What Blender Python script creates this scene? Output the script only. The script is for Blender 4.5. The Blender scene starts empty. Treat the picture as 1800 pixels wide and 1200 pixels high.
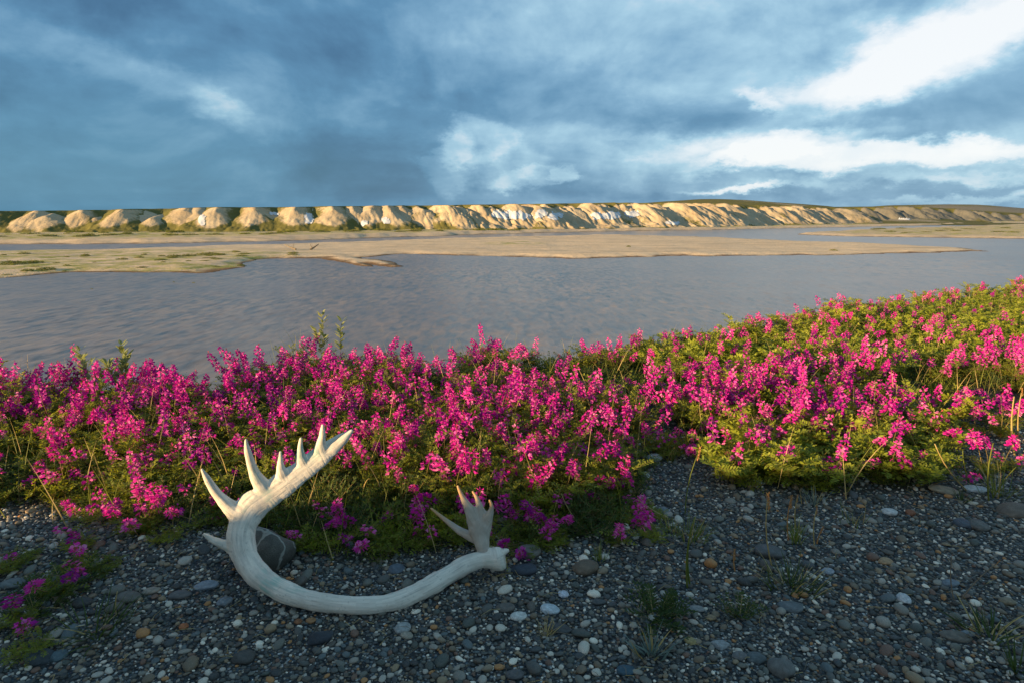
import bpy, bmesh, math, random
import numpy as np
from mathutils import Vector, Matrix, Euler

random.seed(7)
rng = np.random.default_rng(7)
SC = bpy.context.scene
COL = SC.collection

# ---------------------------------------------------------------- camera
F, CX, CY = 1100.0, 900.0, 600.0            # focal length in pixels of an 1800 x 1200 frame
CAM_Z = 1.15
PITCH = math.atan((CY - 378.0) / F)
cam_d = bpy.data.cameras.new('camera')
cam_d.sensor_width = 36.0
cam_d.lens = 36.0 * F / 1800.0
cam_d.clip_start = 0.05
cam_d.clip_end = 20000.0
cam = bpy.data.objects.new('camera', cam_d)
COL.objects.link(cam)
cam.location = (0, 0, CAM_Z)
cam.rotation_euler = (math.pi / 2 - PITCH, 0, 0)
SC.camera = cam

# ---------------------------------------------------------------- light and exposure
SUN_EL = math.radians(9.0)
SUN_BACK = math.radians(35.0)               # sun stands to the left, this far behind the camera plane
to_sun = Vector((-math.cos(SUN_BACK) * math.cos(SUN_EL), -math.sin(SUN_BACK) * math.cos(SUN_EL), math.sin(SUN_EL)))
sun_d = bpy.data.lights.new('sun', 'SUN')
sun_d.energy = 5.0
sun_d.angle = math.radians(0.6)
sun_d.color = (1.0, 0.70, 0.37)
sun = bpy.data.objects.new('sun', sun_d)
COL.objects.link(sun)
sun.location = (-20, -14, 6)
sun.rotation_euler = to_sun.to_track_quat('Z', 'Y').to_euler()

vs = SC.view_settings
vs.view_transform = 'Standard'
vs.look = 'None'
vs.exposure = 1.3
vs.gamma = 1.0
vs.use_curve_mapping = False
EXPO = 2.0 ** 1.3
SC.render.engine = 'CYCLES'
SC.cycles.use_denoising = True
SC.cycles.max_bounces = 6
SC.cycles.diffuse_bounces = 2
SC.cycles.glossy_bounces = 3
SC.cycles.transmission_bounces = 4
SC.cycles.sample_clamp_indirect = 4.0


# ---------------------------------------------------------------- camera maths (pixels of the 1800 x 1200 frame -> world)
CP, SP = math.cos(PITCH), math.sin(PITCH)


def ray(px, py):
    a = (px - CX) / F
    b = -(py - CY) / F
    return a, CP + b * SP, -SP + b * CP


def on_z(px, py, z):
    a, b, c = ray(px, py)
    t = (z - CAM_Z) / c
    return Vector((a * t, b * t, z))


def on_y(px, py, y):
    a, b, c = ray(px, py)
    t = y / b
    return Vector((a * t, y, CAM_Z + c * t))


def depth_of(p):
    return p[1] * CP - (p[2] - CAM_Z) * SP


def project(x, y, z):
    d = y * CP - (z - CAM_Z) * SP
    u = y * SP + (z - CAM_Z) * CP
    d = np.maximum(d, 1e-3)
    return CX + F * x / d, CY - F * u / d


def lin(c):
    c = c / 255.0
    return c / 12.92 if c <= 0.04045 else ((c + 0.055) / 1.055) ** 2.4


def srgb(r, g, b):
    return (lin(r), lin(g), lin(b), 1.0)


# ---------------------------------------------------------------- node helpers
def N(nt, kind, ins=None, **props):
    n = nt.nodes.new(kind)
    for k, v in props.items():
        setattr(n, k, v)
    for k, v in (ins or {}).items():
        s = n.inputs[k]
        if isinstance(v, bpy.types.NodeSocket):
            nt.links.new(v, s)
        elif isinstance(v, bpy.types.Node):
            nt.links.new(v.outputs[0], s)
        else:
            s.default_value = v
    return n


def math_n(nt, op, a, b=0.0, c=None):
    ins = {0: a, 1: b}
    if c is not None:
        ins[2] = c
    return N(nt, 'ShaderNodeMath', ins, operation=op).outputs[0]


def mixc(nt, fac, a, b, blend='MIX'):
    n = nt.nodes.new('ShaderNodeMix')
    n.data_type = 'RGBA'
    n.blend_type = blend
    for i, v in ((0, fac), (6, a), (7, b)):
        if isinstance(v, bpy.types.NodeSocket):
            nt.links.new(v, n.inputs[i])
        else:
            n.inputs[i].default_value = v if i == 0 else (tuple(v) + (1.0,))[:4]
    return n.outputs[2]


def ramp(nt, fac, stops, interp='LINEAR'):
    n = nt.nodes.new('ShaderNodeValToRGB')
    cr = n.color_ramp
    cr.interpolation = interp
    while len(cr.elements) < len(stops):
        cr.elements.new(0.5)
    for e, (p, c) in zip(cr.elements, stops):
        e.position = p
        e.color = (tuple(c) + (1.0,))[:4]
    nt.links.new(fac, n.inputs[0])
    return n.outputs[0]


def noise(nt, vec, scale, detail=3.0, rough=0.5, dist=0.0, out=0):
    n = N(nt, 'ShaderNodeTexNoise', {'Scale': scale, 'Detail': detail, 'Roughness': rough, 'Distortion': dist})
    if vec is not None:
        nt.links.new(vec, n.inputs['Vector'])
    return n.outputs[out]


def maprange(nt, v, a, b, c=0.0, d=1.0, smooth=False):
    n = N(nt, 'ShaderNodeMapRange', {0: v, 1: a, 2: b, 3: c, 4: d})
    n.interpolation_type = 'SMOOTHSTEP' if smooth else 'LINEAR'
    return n.outputs[0]


def new_mat(name):
    m = bpy.data.materials.new(name)
    m.use_nodes = True
    nt = m.node_tree
    nt.nodes.clear()
    out = nt.nodes.new('ShaderNodeOutputMaterial')
    return m, nt, out


def principled(nt, out, base, rough=0.7, spec=0.4, normal=None):
    p = nt.nodes.new('ShaderNodeBsdfPrincipled')
    if isinstance(base, bpy.types.NodeSocket):
        nt.links.new(base, p.inputs['Base Color'])
    else:
        p.inputs['Base Color'].default_value = (tuple(base) + (1.0,))[:4]
    if isinstance(rough, bpy.types.NodeSocket):
        nt.links.new(rough, p.inputs['Roughness'])
    else:
        p.inputs['Roughness'].default_value = rough
    p.inputs['Specular IOR Level'].default_value = spec
    if normal is not None:
        nt.links.new(normal, p.inputs['Normal'])
    nt.links.new(p.outputs[0], out.inputs[0])
    return p


def bump(nt, h, strength, dist, normal=None):
    n = N(nt, 'ShaderNodeBump', {'Strength': strength, 'Distance': dist, 'Height': h})
    if normal is not None:
        nt.links.new(normal, n.inputs['Normal'])
    return n.outputs[0]


def tilt(nt, vec, amp, base=None):
    """surface normal tipped by a noise colour, for relief finer than a pixel"""
    d = N(nt, 'ShaderNodeVectorMath', {0: vec, 1: (0.5, 0.5, 0.5)}, operation='SUBTRACT').outputs[0]
    d = N(nt, 'ShaderNodeVectorMath', {0: d, 1: amp}, operation='MULTIPLY').outputs[0]
    n0 = base if base is not None else N(nt, 'ShaderNodeNewGeometry').outputs['Normal']
    v = N(nt, 'ShaderNodeVectorMath', {0: n0, 1: d}, operation='ADD').outputs[0]
    return N(nt, 'ShaderNodeVectorMath', {0: v}, operation='NORMALIZE').outputs[0]


# ---------------------------------------------------------------- world: broken storm clouds over a Nishita sky
W = bpy.data.worlds.new('World')
SC.world = W
W.use_nodes = True
nt = W.node_tree
nt.nodes.clear()
wout = nt.nodes.new('ShaderNodeOutputWorld')
geo = N(nt, 'ShaderNodeTexCoord').outputs['Generated']
nrm = N(nt, 'ShaderNodeVectorMath', {0: geo}, operation='NORMALIZE').outputs[0]
sep = N(nt, 'ShaderNodeSeparateXYZ', {0: nrm})
X, Y, Z = sep.outputs
az = math_n(nt, 'ARCTAN2', X, Y)
hyp = math_n(nt, 'SQRT', math_n(nt, 'ADD', math_n(nt, 'MULTIPLY', X, X), math_n(nt, 'MULTIPLY', Y, Y)))
el = math_n(nt, 'ARCTAN2', Z, hyp)
K = 1000.0
uv = N(nt, 'ShaderNodeCombineXYZ', {0: math_n(nt, 'MULTIPLY', az, K), 1: math_n(nt, 'MULTIPLY', el, K)}).outputs[0]
# direction squeezed towards the horizon: clouds flatten with distance
den = math_n(nt, 'ADD', math_n(nt, 'MAXIMUM', Z, 0.0), 0.16)
flat = N(nt, 'ShaderNodeCombineXYZ', {0: math_n(nt, 'DIVIDE', X, den), 1: math_n(nt, 'DIVIDE', Y, den), 2: 0.37}).outputs[0]
squash = N(nt, 'ShaderNodeVectorMath', {0: nrm, 1: (1.0, 1.0, 2.0)}, operation='MULTIPLY').outputs[0]


def centred(v, amp):
    a = N(nt, 'ShaderNodeVectorMath', {0: v, 1: (0.5, 0.5, 0.5)}, operation='SUBTRACT').outputs[0]
    return N(nt, 'ShaderNodeVectorMath', {0: a, 1: amp}, operation='MULTIPLY').outputs[0]


w1 = centred(noise(nt, squash, 3.2, 4.0, 0.55, 0.0, 1), (150.0, 55.0, 0.0))
w2 = centred(noise(nt, squash, 11.0, 6.0, 0.66, 0.0, 1), (100.0, 58.0, 0.0))
uvw = N(nt, 'ShaderNodeVectorMath', {0: uv, 1: w1}, operation='ADD').outputs[0]
uvw = N(nt, 'ShaderNodeVectorMath', {0: uvw, 1: w2}, operation='ADD').outputs[0]


def sky_dir(px, py):
    a, b, c = ray(px, py)
    return math.atan2(a, b) * K, math.atan2(c, math.hypot(a, b)) * K


f1 = noise(nt, flat, 0.9, 8.0, 0.58, 0.3)


def shifted(v, d):
    return N(nt, 'ShaderNodeVectorMath', {0: v, 1: d}, operation='ADD').outputs[0]


def lit_relief(v, scale, d, rough):
    """cloud lumps lit from the sun's side: density here minus density a little nearer the sun"""
    a_ = noise(nt, v, scale, 6.0, rough, 0.25)
    b_ = noise(nt, shifted(v, d), scale, 6.0, rough, 0.25)
    return a_, math_n(nt, 'SUBTRACT', a_, b_)


lumpy = N(nt, 'ShaderNodeVectorMath', {0: nrm, 1: (1.0, 1.0, 1.45)}, operation='MULTIPLY').outputs[0]
f2, r2 = lit_relief(lumpy, 4.6, (-0.022, 0.0, 0.026), 0.55)
val = math_n(nt, 'MULTIPLY_ADD', math_n(nt, 'SUBTRACT', f1, 0.5), 0.42, 0.385)
val = math_n(nt, 'MULTIPLY_ADD', math_n(nt, 'SUBTRACT', f2, 0.5), 0.40, val)
val = math_n(nt, 'MULTIPLY_ADD', r2, 0.62, val)
val = math_n(nt, 'ADD', val, maprange(nt, az, -0.55, 0.6, -0.03, 0.17, True))
BLOBS = [
    (1660, 80, 190, 36, 20, .34, .7), (1540, 118, 60, 44, 40, .32, .7), (1780, 30, 110, 24, 12, .2, .8),
    (1560, 276, 180, 18, -2, .42, .5), (1390, 262, 130, 13, 7, .26, .6), (1290, 325, 85, 5, 0, .30, .7),
    (1720, 345, 90, 5, 2, .18, .8), (1500, 318, 200, 8, 0, .10, .8), (1740, 312, 90, 7, 0, .12, .8),
    (830, 252, 70, 34, 0, .15, .22), (780, 285, 40, 46, 0, .12, .22), (890, 290, 70, 30, 0, .11, .25), (945, 315, 70, 16, 0, .12, .25), (990, 312, 26, 18, 0, .11, .2), (1180, 268, 200, 22, 2, .12, .6),
    (1090, 246, 210, 22, -3, .13, .6), (385, 190, 34, 18, -20, .14, .9), (300, 150, 170, 20, -20, .10, .8),
    (120, 92, 190, 34, -14, .10, .9), (1100, 25, 320, 45, 4, .10, .9), (1420, 190, 70, 26, 0, .12, .7),
    (1330, 185, 40, 9, -25, .16, .6), (1660, 205, 150, 36, 18, -.12, .7),
    (1270, 215, 150, 24, 0, -.11, .7), (630, 275, 120, 34, -6, -.13, .5), (330, 195, 60, 30, -20, -.09, .5),
    (680, 140, 340, 60, -10, -.07, .9), (1000, 338, 330, 12, 0, -.08, .8), (1600, 332, 260, 12, 0, -.06, .8),
    (250, 300, 380, 40, 0, -.04, .9), (1110, 258, 50, 8, 0, -.10, .5), (1180, 60, 380, 90, 0, .08, .9),
]
for (bx, by, hw, hh, rot, amp, soft) in BLOBS:
    cu, cv = sky_dir(bx, by)
    k = K / F
    mp = N(nt, 'ShaderNodeMapping', {'Vector': uvw, 'Location': (cu, cv, 0.0), 'Rotation': (0, 0, math.radians(rot)),
                                     'Scale': (hw * k, hh * k, 1.0)}, vector_type='TEXTURE')
    ln = N(nt, 'ShaderNodeVectorMath', {0: mp.outputs[0]}, operation='LENGTH').outputs['Value']
    val = math_n(nt, 'ADD', val, maprange(nt, ln, 1.0 + soft, 1.0 - soft, 0.0, amp, True))
cloud = ramp(nt, val, [(0.0, srgb(52, 92, 126)), (0.2, srgb(70, 114, 152)), (0.36, srgb(90, 140, 178)), (0.52, srgb(128, 172, 204)),
                       (0.66, srgb(166, 205, 228)), (0.82, srgb(226, 237, 246)), (1.0, srgb(246, 249, 252))])
# rain haze towards the left horizon: greener blue air
teal = math_n(nt, 'MULTIPLY', maprange(nt, el, 0.26, 0.0, 0.0, 1.0, True), maprange(nt, az, 0.15, -0.65, 0.0, 0.55, True))
cloud = mixc(nt, teal, cloud, srgb(84, 146, 174))
nish = N(nt, 'ShaderNodeTexSky', sky_type='NISHITA', sun_disc=False, sun_elevation=SUN_EL,
         sun_rotation=math.atan2(to_sun.x, to_sun.y))
nish_s = N(nt, 'ShaderNodeVectorMath', {0: nish.outputs[0], 3: 0.10}, operation='SCALE').outputs[0]
scaled = N(nt, 'ShaderNodeVectorMath', {0: cloud, 3: 1.0 / EXPO}, operation='SCALE').outputs[0]
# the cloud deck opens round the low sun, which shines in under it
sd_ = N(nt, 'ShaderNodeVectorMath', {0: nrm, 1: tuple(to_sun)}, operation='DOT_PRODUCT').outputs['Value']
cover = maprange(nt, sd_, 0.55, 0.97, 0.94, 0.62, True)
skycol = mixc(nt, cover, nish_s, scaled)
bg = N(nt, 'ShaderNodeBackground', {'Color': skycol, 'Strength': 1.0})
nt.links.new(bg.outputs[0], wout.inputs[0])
W.cycles.sampling_method = 'MANUAL'
W.cycles.sample_map_resolution = 512


# ---------------------------------------------------------------- object helpers
def tag(o, label=None, cat=None, group=None, kind=None):
    if label: o['label'] = label
    if cat: o['category'] = cat
    if group: o['group'] = group
    if kind: o['kind'] = kind
    return o


def link(name, me, parent=None):
    o = bpy.data.objects.new(name, me)
    COL.objects.link(o)
    if parent is not None:
        o.parent = parent
    return o


def empty(name, loc):
    o = link(name, None)
    o.location = loc
    o.empty_display_size = 0.05
    return o


class MB:
    """collects vertices and faces, then becomes one mesh"""

    def __init__(self):
        self.v, self.f, self.m, self.n = [], [], [], 0

    def add(self, verts, faces, mi=0):
        b = self.n
        self.v.extend([tuple(p) for p in verts])
        self.n += len(verts)
        for f in faces:
            self.f.append(tuple(i + b for i in f))
            self.m.append(mi)

    def tube(self, pts, rad, sides=5, mi=0, cap=True):
        pts = [Vector(p) for p in pts]
        n = len(pts)
        ring = []
        up = Vector((0.3, 0.9, 0.2)).normalized()
        for i, p in enumerate(pts):
            t = (pts[min(i + 1, n - 1)] - pts[max(i - 1, 0)]).normalized()
            a = t.cross(up)
            if a.length < 1e-4:
                a = t.cross(Vector((1, 0, 0)))
            a.normalize()
            b = t.cross(a)
            for k in range(sides):
                g = 2 * math.pi * k / sides
                ring.append(p + (a * math.cos(g) + b * math.sin(g)) * rad[i])
        fs = []
        for i in range(n - 1):
            for k in range(sides):
                k2 = (k + 1) % sides
                fs.append((i * sides + k, i * sides + k2, (i + 1) * sides + k2, (i + 1) * sides + k))
        if cap:
            fs.append(tuple(range((n - 1) * sides, n * sides)))
        self.add(ring, fs, mi)

    def mesh(self, name, mats, smooth=True):
        me = bpy.data.meshes.new(name)
        me.from_pydata(self.v, [], self.f)
        for m in mats:
            me.materials.append(m)
        me.polygons.foreach_set('material_index', self.m)
        if smooth:
            me.polygons.foreach_set('use_smooth', [True] * len(self.f))
        me.update()
        return me


def grid_mesh(name, V, nr, nc, keep=None, mats=(), attrs=None):
    """V: (nr*nc,3) array; keep: boolean per vertex (a face is kept if any corner is kept)"""
    idx = np.arange(nr * nc).reshape(nr, nc)
    q = np.stack([idx[:-1, :-1], idx[:-1, 1:], idx[1:, 1:], idx[1:, :-1]], -1).reshape(-1, 4)
    if keep is not None:
        q = q[keep[q].any(1)]
        used = np.unique(q)
        remap = -np.ones(nr * nc, int)
        remap[used] = np.arange(len(used))
        q = remap[q]
        V = V[used]
        attrs = {k: a[used] for k, a in (attrs or {}).items()}
    me = bpy.data.meshes.new(name)
    me.vertices.add(len(V))
    me.vertices.foreach_set('co', V.astype(np.float32).ravel())
    me.loops.add(q.size)
    me.loops.foreach_set('vertex_index', q.astype(np.int32).ravel())
    me.polygons.add(len(q))
    me.polygons.foreach_set('loop_start', np.arange(0, q.size, 4, dtype=np.int32))
    me.polygons.foreach_set('loop_total', np.full(len(q), 4, dtype=np.int32))
    me.polygons.foreach_set('use_smooth', np.ones(len(q), bool))
    for k, a in (attrs or {}).items():
        at = me.attributes.new(k, 'FLOAT', 'POINT')
        at.data.foreach_set('value', a.astype(np.float32))
    for m in mats:
        me.materials.append(m)
    me.update(calc_edges=True)
    me.validate()
    return me


def _h(ix, iy, seed):
    h = (ix.astype(np.int64) * 374761393 + iy.astype(np.int64) * 668265263 + seed * 974634777) & 0xffffffff
    h = ((h ^ (h >> 13)) * 1274126177) & 0xffffffff
    h = h ^ (h >> 16)
    return (h & 0xffffff) / float(0xffffff)


def vnoise(x, y, seed=0):
    x = np.asarray(x, float); y = np.asarray(y, float)
    ix, iy = np.floor(x), np.floor(y)
    fx, fy = x - ix, y - iy
    fx = fx * fx * (3 - 2 * fx); fy = fy * fy * (3 - 2 * fy)
    a = _h(ix, iy, seed); b = _h(ix + 1, iy, seed); c = _h(ix, iy + 1, seed); d = _h(ix + 1, iy + 1, seed)
    return (a * (1 - fx) + b * fx) * (1 - fy) + (c * (1 - fx) + d * fx) * fy


def fbm(x, y, octv=4, seed=0):
    s, a, t = 0.0, 0.5, 0.0
    for i in range(octv):
        s = s + a * vnoise(np.asarray(x) * 2 ** i + 17.3 * i, np.asarray(y) * 2 ** i - 9.1 * i, seed + i)
        t += a
        a *= 0.5
    return s / t - 0.5


def sstep(a, b, x):
    t = np.clip((np.asarray(x, float) - a) / (b - a), 0, 1)
    return t * t * (3 - 2 * t)


def in_poly(px, py, poly):
    px = np.asarray(px, float); py = np.asarray(py, float)
    ins = np.zeros(px.shape, bool)
    n = len(poly)
    for i in range(n):
        x1, y1 = poly[i]; x2, y2 = poly[(i + 1) % n]
        if y1 == y2:
            continue
        c = ((y1 > py) != (y2 > py)) & (px < (x2 - x1) * (py - y1) / (y2 - y1) + x1)
        ins ^= c
    return ins


def sdist(px, py, poly):
    """signed distance to a polygon, positive inside"""
    px = np.asarray(px, float); py = np.asarray(py, float)
    d = np.full(px.shape, 1e9)
    n = len(poly)
    for i in range(n):
        x1, y1 = poly[i]; x2, y2 = poly[(i + 1) % n]
        ex, ey = x2 - x1, y2 - y1
        t = np.clip(((px - x1) * ex + (py - y1) * ey) / (ex * ex + ey * ey + 1e-12), 0, 1)
        d = np.minimum(d, np.hypot(px - x1 - t * ex, py - y1 - t * ey))
    return np.where(in_poly(px, py, poly), d, -d)


# ---------------------------------------------------------------- materials
def attr(nt, name):
    return N(nt, 'ShaderNodeAttribute', attribute_name=name).outputs['Fac']


def obj_random(nt):
    return N(nt, 'ShaderNodeObjectInfo').outputs['Random']


def tex_obj(nt):
    return N(nt, 'ShaderNodeTexCoord').outputs['Object']


def pos(nt):
    return N(nt, 'ShaderNodeNewGeometry').outputs['Position']


PEB = [(0.0, (.026, .030, .034)), (.09, (.065, .072, .074)), (.17, (.042, .052, .062)), (.25, (.11, .118, .11)), (.33, (.075, .07, .064)),
       (.41, (.17, .17, .16)), (.48, (.05, .064, .062)), (.56, (.235, .23, .215)), (.62, (.135, .11, .08)), (.69, (.075, .105, .125)),
       (.74, (.33, .325, .31)), (.79, (.22, .17, .11)), (.84, (.13, .075, .055)), (.88, (.34, .17, .06)), (.90, (.19, .16, .12)), (.93, (.46, .45, .42)),
       (.978, (.66, .64, .59))]


PEB_FINE = [(p_ * .88, c_) for p_, c_ in PEB[:-2]] + [(.80, (.30, .29, .27)), (.87, (.52, .50, .47)), (.955, (.70, .68, .63))]


def pebble_mat(name='river_pebble', stops=PEB):
    m, nt, out = new_mat(name)
    r = obj_random(nt)
    c = ramp(nt, r, sorted(stops, key=lambda q: q[0]), 'CONSTANT')
    o = tex_obj(nt)
    n1 = noise(nt, o, 3.0, 4.0, 0.6)
    c = mixc(nt, maprange(nt, n1, 0.4, 0.75, 0.0, 0.3), c, (0.19, 0.19, 0.18))
    n2 = noise(nt, o, 14.0, 3.0, 0.7)
    c = mixc(nt, 1.0, c, ramp(nt, n2, [(0.3, (.78, .69, .58)), (0.7, (1.7, 1.52, 1.28))]), 'MULTIPLY')
    principled(nt, out, c, maprange(nt, n1, 0.3, 0.7, 0.38, 0.7), 0.4, bump(nt, n2, 0.25, 0.05))
    return m


def stone_mat(name, col, vein=False):
    m, nt, out = new_mat(name)
    o = tex_obj(nt)
    n1 = noise(nt, o, 2.2, 5.0, 0.6)
    n2 = noise(nt, o, 22.0, 4.0, 0.7)
    c = mixc(nt, maprange(nt, n1, 0.35, 0.7), tuple(x * 0.7 for x in col), tuple(min(1, x * 1.3) for x in col))
    c = mixc(nt, 1.0, c, ramp(nt, n2, [(0.3, (.7, .7, .7)), (0.7, (1.2, 1.2, 1.2))]), 'MULTIPLY')
    if vein:
        wv = N(nt, 'ShaderNodeTexWave', {'Vector': o, 'Scale': 0.55, 'Distortion': 5.0, 'Detail': 3.0, 'Detail Scale': 1.6}, wave_type='RINGS')
        c = mixc(nt, maprange(nt, wv.outputs['Fac'], 0.972, 0.995, 0, 0.8), c, (0.34, 0.34, 0.29))
    principled(nt, out, c, 0.55, 0.4, bump(nt, n2, 0.35, 0.06))
    return m


def ground_mat():
    m, nt, out = new_mat('gravel_ground')
    p = pos(nt)
    vo = N(nt, 'ShaderNodeTexVoronoi', {'Vector': p, 'Scale': 120.0, 'Randomness': 1.0}, feature='F1')
    vs_ = N(nt, 'ShaderNodeSeparateColor', {0: vo.outputs['Color']})
    c = ramp(nt, vs_.outputs[0], [(a, tuple(x * 0.8 for x in b)) for a, b in PEB], 'CONSTANT')
    d = vo.outputs['Distance']
    soil = mixc(nt, noise(nt, p, 60.0, 4.0, 0.6), (0.016, 0.014, 0.010), (0.05, 0.045, 0.028))
    c = mixc(nt, maprange(nt, d, 0.42, 0.62, 0.0, 0.85), c, (0.022, 0.022, 0.021))
    bed = attr(nt, 'bed')
    bedn = math_n(nt, 'MULTIPLY', bed, maprange(nt, noise(nt, p, 9.0, 4.0, 0.6), 0.3, 0.6, 0.35, 1.0))
    c = mixc(nt, bedn, c, soil)
    h = math_n(nt, 'SUBTRACT', 1.0, d)
    principled(nt, out, c, 0.75, 0.3, bump(nt, h, 0.9, 0.006))
    return m


def leaf_mat(name, ca, cb, trans, spec=0.25, rough=0.55, mixf=0.42):
    m, nt, out = new_mat(name)
    r = obj_random(nt)
    p = pos(nt)
    n = noise(nt, p, 16.0, 3.0, 0.6)
    f = math_n(nt, 'MULTIPLY_ADD', r, 0.5, math_n(nt, 'MULTIPLY', maprange(nt, n, 0.3, 0.7), 0.5))
    c = mixc(nt, f, ca, cb)
    bs = nt.nodes.new('ShaderNodeBsdfPrincipled')
    nt.links.new(c, bs.inputs['Base Color'])
    bs.inputs['Roughness'].default_value = rough
    bs.inputs['Specular IOR Level'].default_value = spec
    tr = N(nt, 'ShaderNodeBsdfTranslucent', {'Color': mixc(nt, 1.0, c, trans, 'MULTIPLY')})
    mx = N(nt, 'ShaderNodeMixShader', {0: mixf, 1: bs.outputs[0], 2: tr.outputs[0]})
    nt.links.new(mx.outputs[0], out.inputs[0])
    return m


M = {}
M['pebble'] = pebble_mat()
M['pebble_fine'] = pebble_mat('fine_river_gravel', PEB_FINE)
M['ground'] = ground_mat()
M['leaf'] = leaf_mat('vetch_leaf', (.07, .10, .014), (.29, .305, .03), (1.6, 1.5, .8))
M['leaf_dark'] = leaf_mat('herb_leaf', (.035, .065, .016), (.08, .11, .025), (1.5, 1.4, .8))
M['leaf_bright'] = leaf_mat('sun_tinted_leaf', (.14, .19, .02), (.36, .37, .04), (1.5, 1.4, .8))  # brighter, yellower vetch leaf for the right bank: sunlight put into the colour
M['leaf_silver'] = leaf_mat('silver_leaf', (.16, .21, .18), (.24, .29, .25), (1.0, 1.0, .9))
M['willow'] = leaf_mat('willow_leaf', (.24, .28, .11), (.36, .36, .16), (1.2, 1.2, .7))
M['grass'] = leaf_mat('grass_blade', (.09, .14, .02), (.24, .24, .05), (1.5, 1.4, .8))
M['straw'] = leaf_mat('dry_straw', (.40, .29, .10), (.50, .37, .16), (1.1, 1.0, .8), mixf=0.25)
M['seed'] = leaf_mat('seed_head', (.42, .20, .07), (.52, .27, .10), (1.1, 1.0, .8), mixf=0.25)
M['petal'] = leaf_mat('magenta_petal', (.54, .012, .29), (.74, .045, .47), (1.25, 1.4, 1.2), spec=0.2, mixf=0.40)
M['petal_pale'] = leaf_mat('pink_petal', (.80, .14, .50), (.86, .26, .60), (1.15, 1.2, 1.1), spec=0.2, mixf=0.40)
M['bud'] = leaf_mat('red_bud', (.42, .02, .05), (.52, .06, .09), (1.2, 1.2, 1.0), mixf=0.3)
M['stalk'] = leaf_mat('flower_stalk', (.17, .12, .04), (.27, .19, .06), (1.1, 1.0, .8), mixf=0.2)
M['scrub'] = leaf_mat('scrub_leaf', (.11, .13, .02), (.20, .20, .035), (1.2, 1.2, .8), mixf=0.3)


def petal_mat(name, stops, mixf=0.4):
    m, nt, out = new_mat(name)
    f = math_n(nt, 'MULTIPLY_ADD', obj_random(nt), 0.72, math_n(nt, 'MULTIPLY', maprange(nt, noise(nt, pos(nt), 30.0, 3.0, 0.6), 0.3, 0.7), 0.28))
    c = ramp(nt, f, stops)
    bs = nt.nodes.new('ShaderNodeBsdfPrincipled')
    nt.links.new(c, bs.inputs['Base Color'])
    bs.inputs['Roughness'].default_value = 0.5
    bs.inputs['Specular IOR Level'].default_value = 0.25
    tr = N(nt, 'ShaderNodeBsdfTranslucent', {'Color': c})
    mx = N(nt, 'ShaderNodeMixShader', {0: mixf, 1: bs.outputs[0], 2: tr.outputs[0]})
    nt.links.new(mx.outputs[0], out.inputs[0])
    return m


M['petal'] = petal_mat('magenta_petal', [(0.0, (.20, .003, .20)), (.36, (.42, .008, .27)), (.66, (.66, .017, .33)), (.9, (.78, .06, .42)), (1.0, (.78, .16, .46))], .34)
M['petal_pale'] = petal_mat('pink_petal', [(0.0, (.62, .06, .38)), (.5, (.78, .12, .44)), (1.0, (.82, .30, .52))])


def twig_mat():
    m, nt, out = new_mat('dry_twig')
    n = noise(nt, pos(nt), 90.0, 3.0, 0.6)
    principled(nt, out, mixc(nt, n, (.10, .075, .05), (.28, .22, .15)), 0.8, 0.2)
    return m


M['twig'] = twig_mat()


def bar_mat(name, dry, dry2, wet, green):
    m, nt, out = new_mat(name)
    p = pos(nt)
    ins = attr(nt, 'inside')
    n = noise(nt, p, 0.35, 5.0, 0.6)
    n2 = noise(nt, p, 2.2, 4.0, 0.7)
    c = mixc(nt, maprange(nt, n, 0.35, 0.65), dry, dry2)
    c = mixc(nt, maprange(nt, n2, 0.45, 0.75, 0.0, 0.5), c, tuple(x * 0.6 for x in dry))
    strk = noise(nt, N(nt, 'ShaderNodeMapping', {'Vector': p, 'Scale': (0.09, 0.5, 1.0)}).outputs[0], 1.0, 5.0, 0.65)
    c = mixc(nt, maprange(nt, strk, 0.48, 0.68, 0.0, 0.65), c, tuple(x * 0.5 for x in dry2))
    wetf = maprange(nt, math_n(nt, 'ADD', ins, math_n(nt, 'MULTIPLY', n, 5.0)), 2.6, 4.2, 1.0, 0.0, True)
    c = mixc(nt, wetf, c, wet)
    g = math_n(nt, 'MULTIPLY', attr(nt, 'green'), maprange(nt, noise(nt, p, 0.30, 6.0, 0.7), 0.44, 0.60))
    c = mixc(nt, g, c, mixc(nt, n2, green, tuple(x * 1.7 for x in green)))
    b = tilt(nt, noise(nt, p, 9.0, 3.0, 0.7, 0.0, 1), (2.6, 2.6, 0.0))
    principled(nt, out, c, 0.85, 0.2, b)
    return m


M['sand'] = bar_mat('sandbar_sand', (.70, .53, .34), (.62, .46, .29), (.16, .09, .037), (.20, .19, .035))
M['plain'] = bar_mat('floodplain_soil', (.62, .47, .31), (.54, .41, .26), (.20, .14, .085), (.24, .22, .035))


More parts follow.
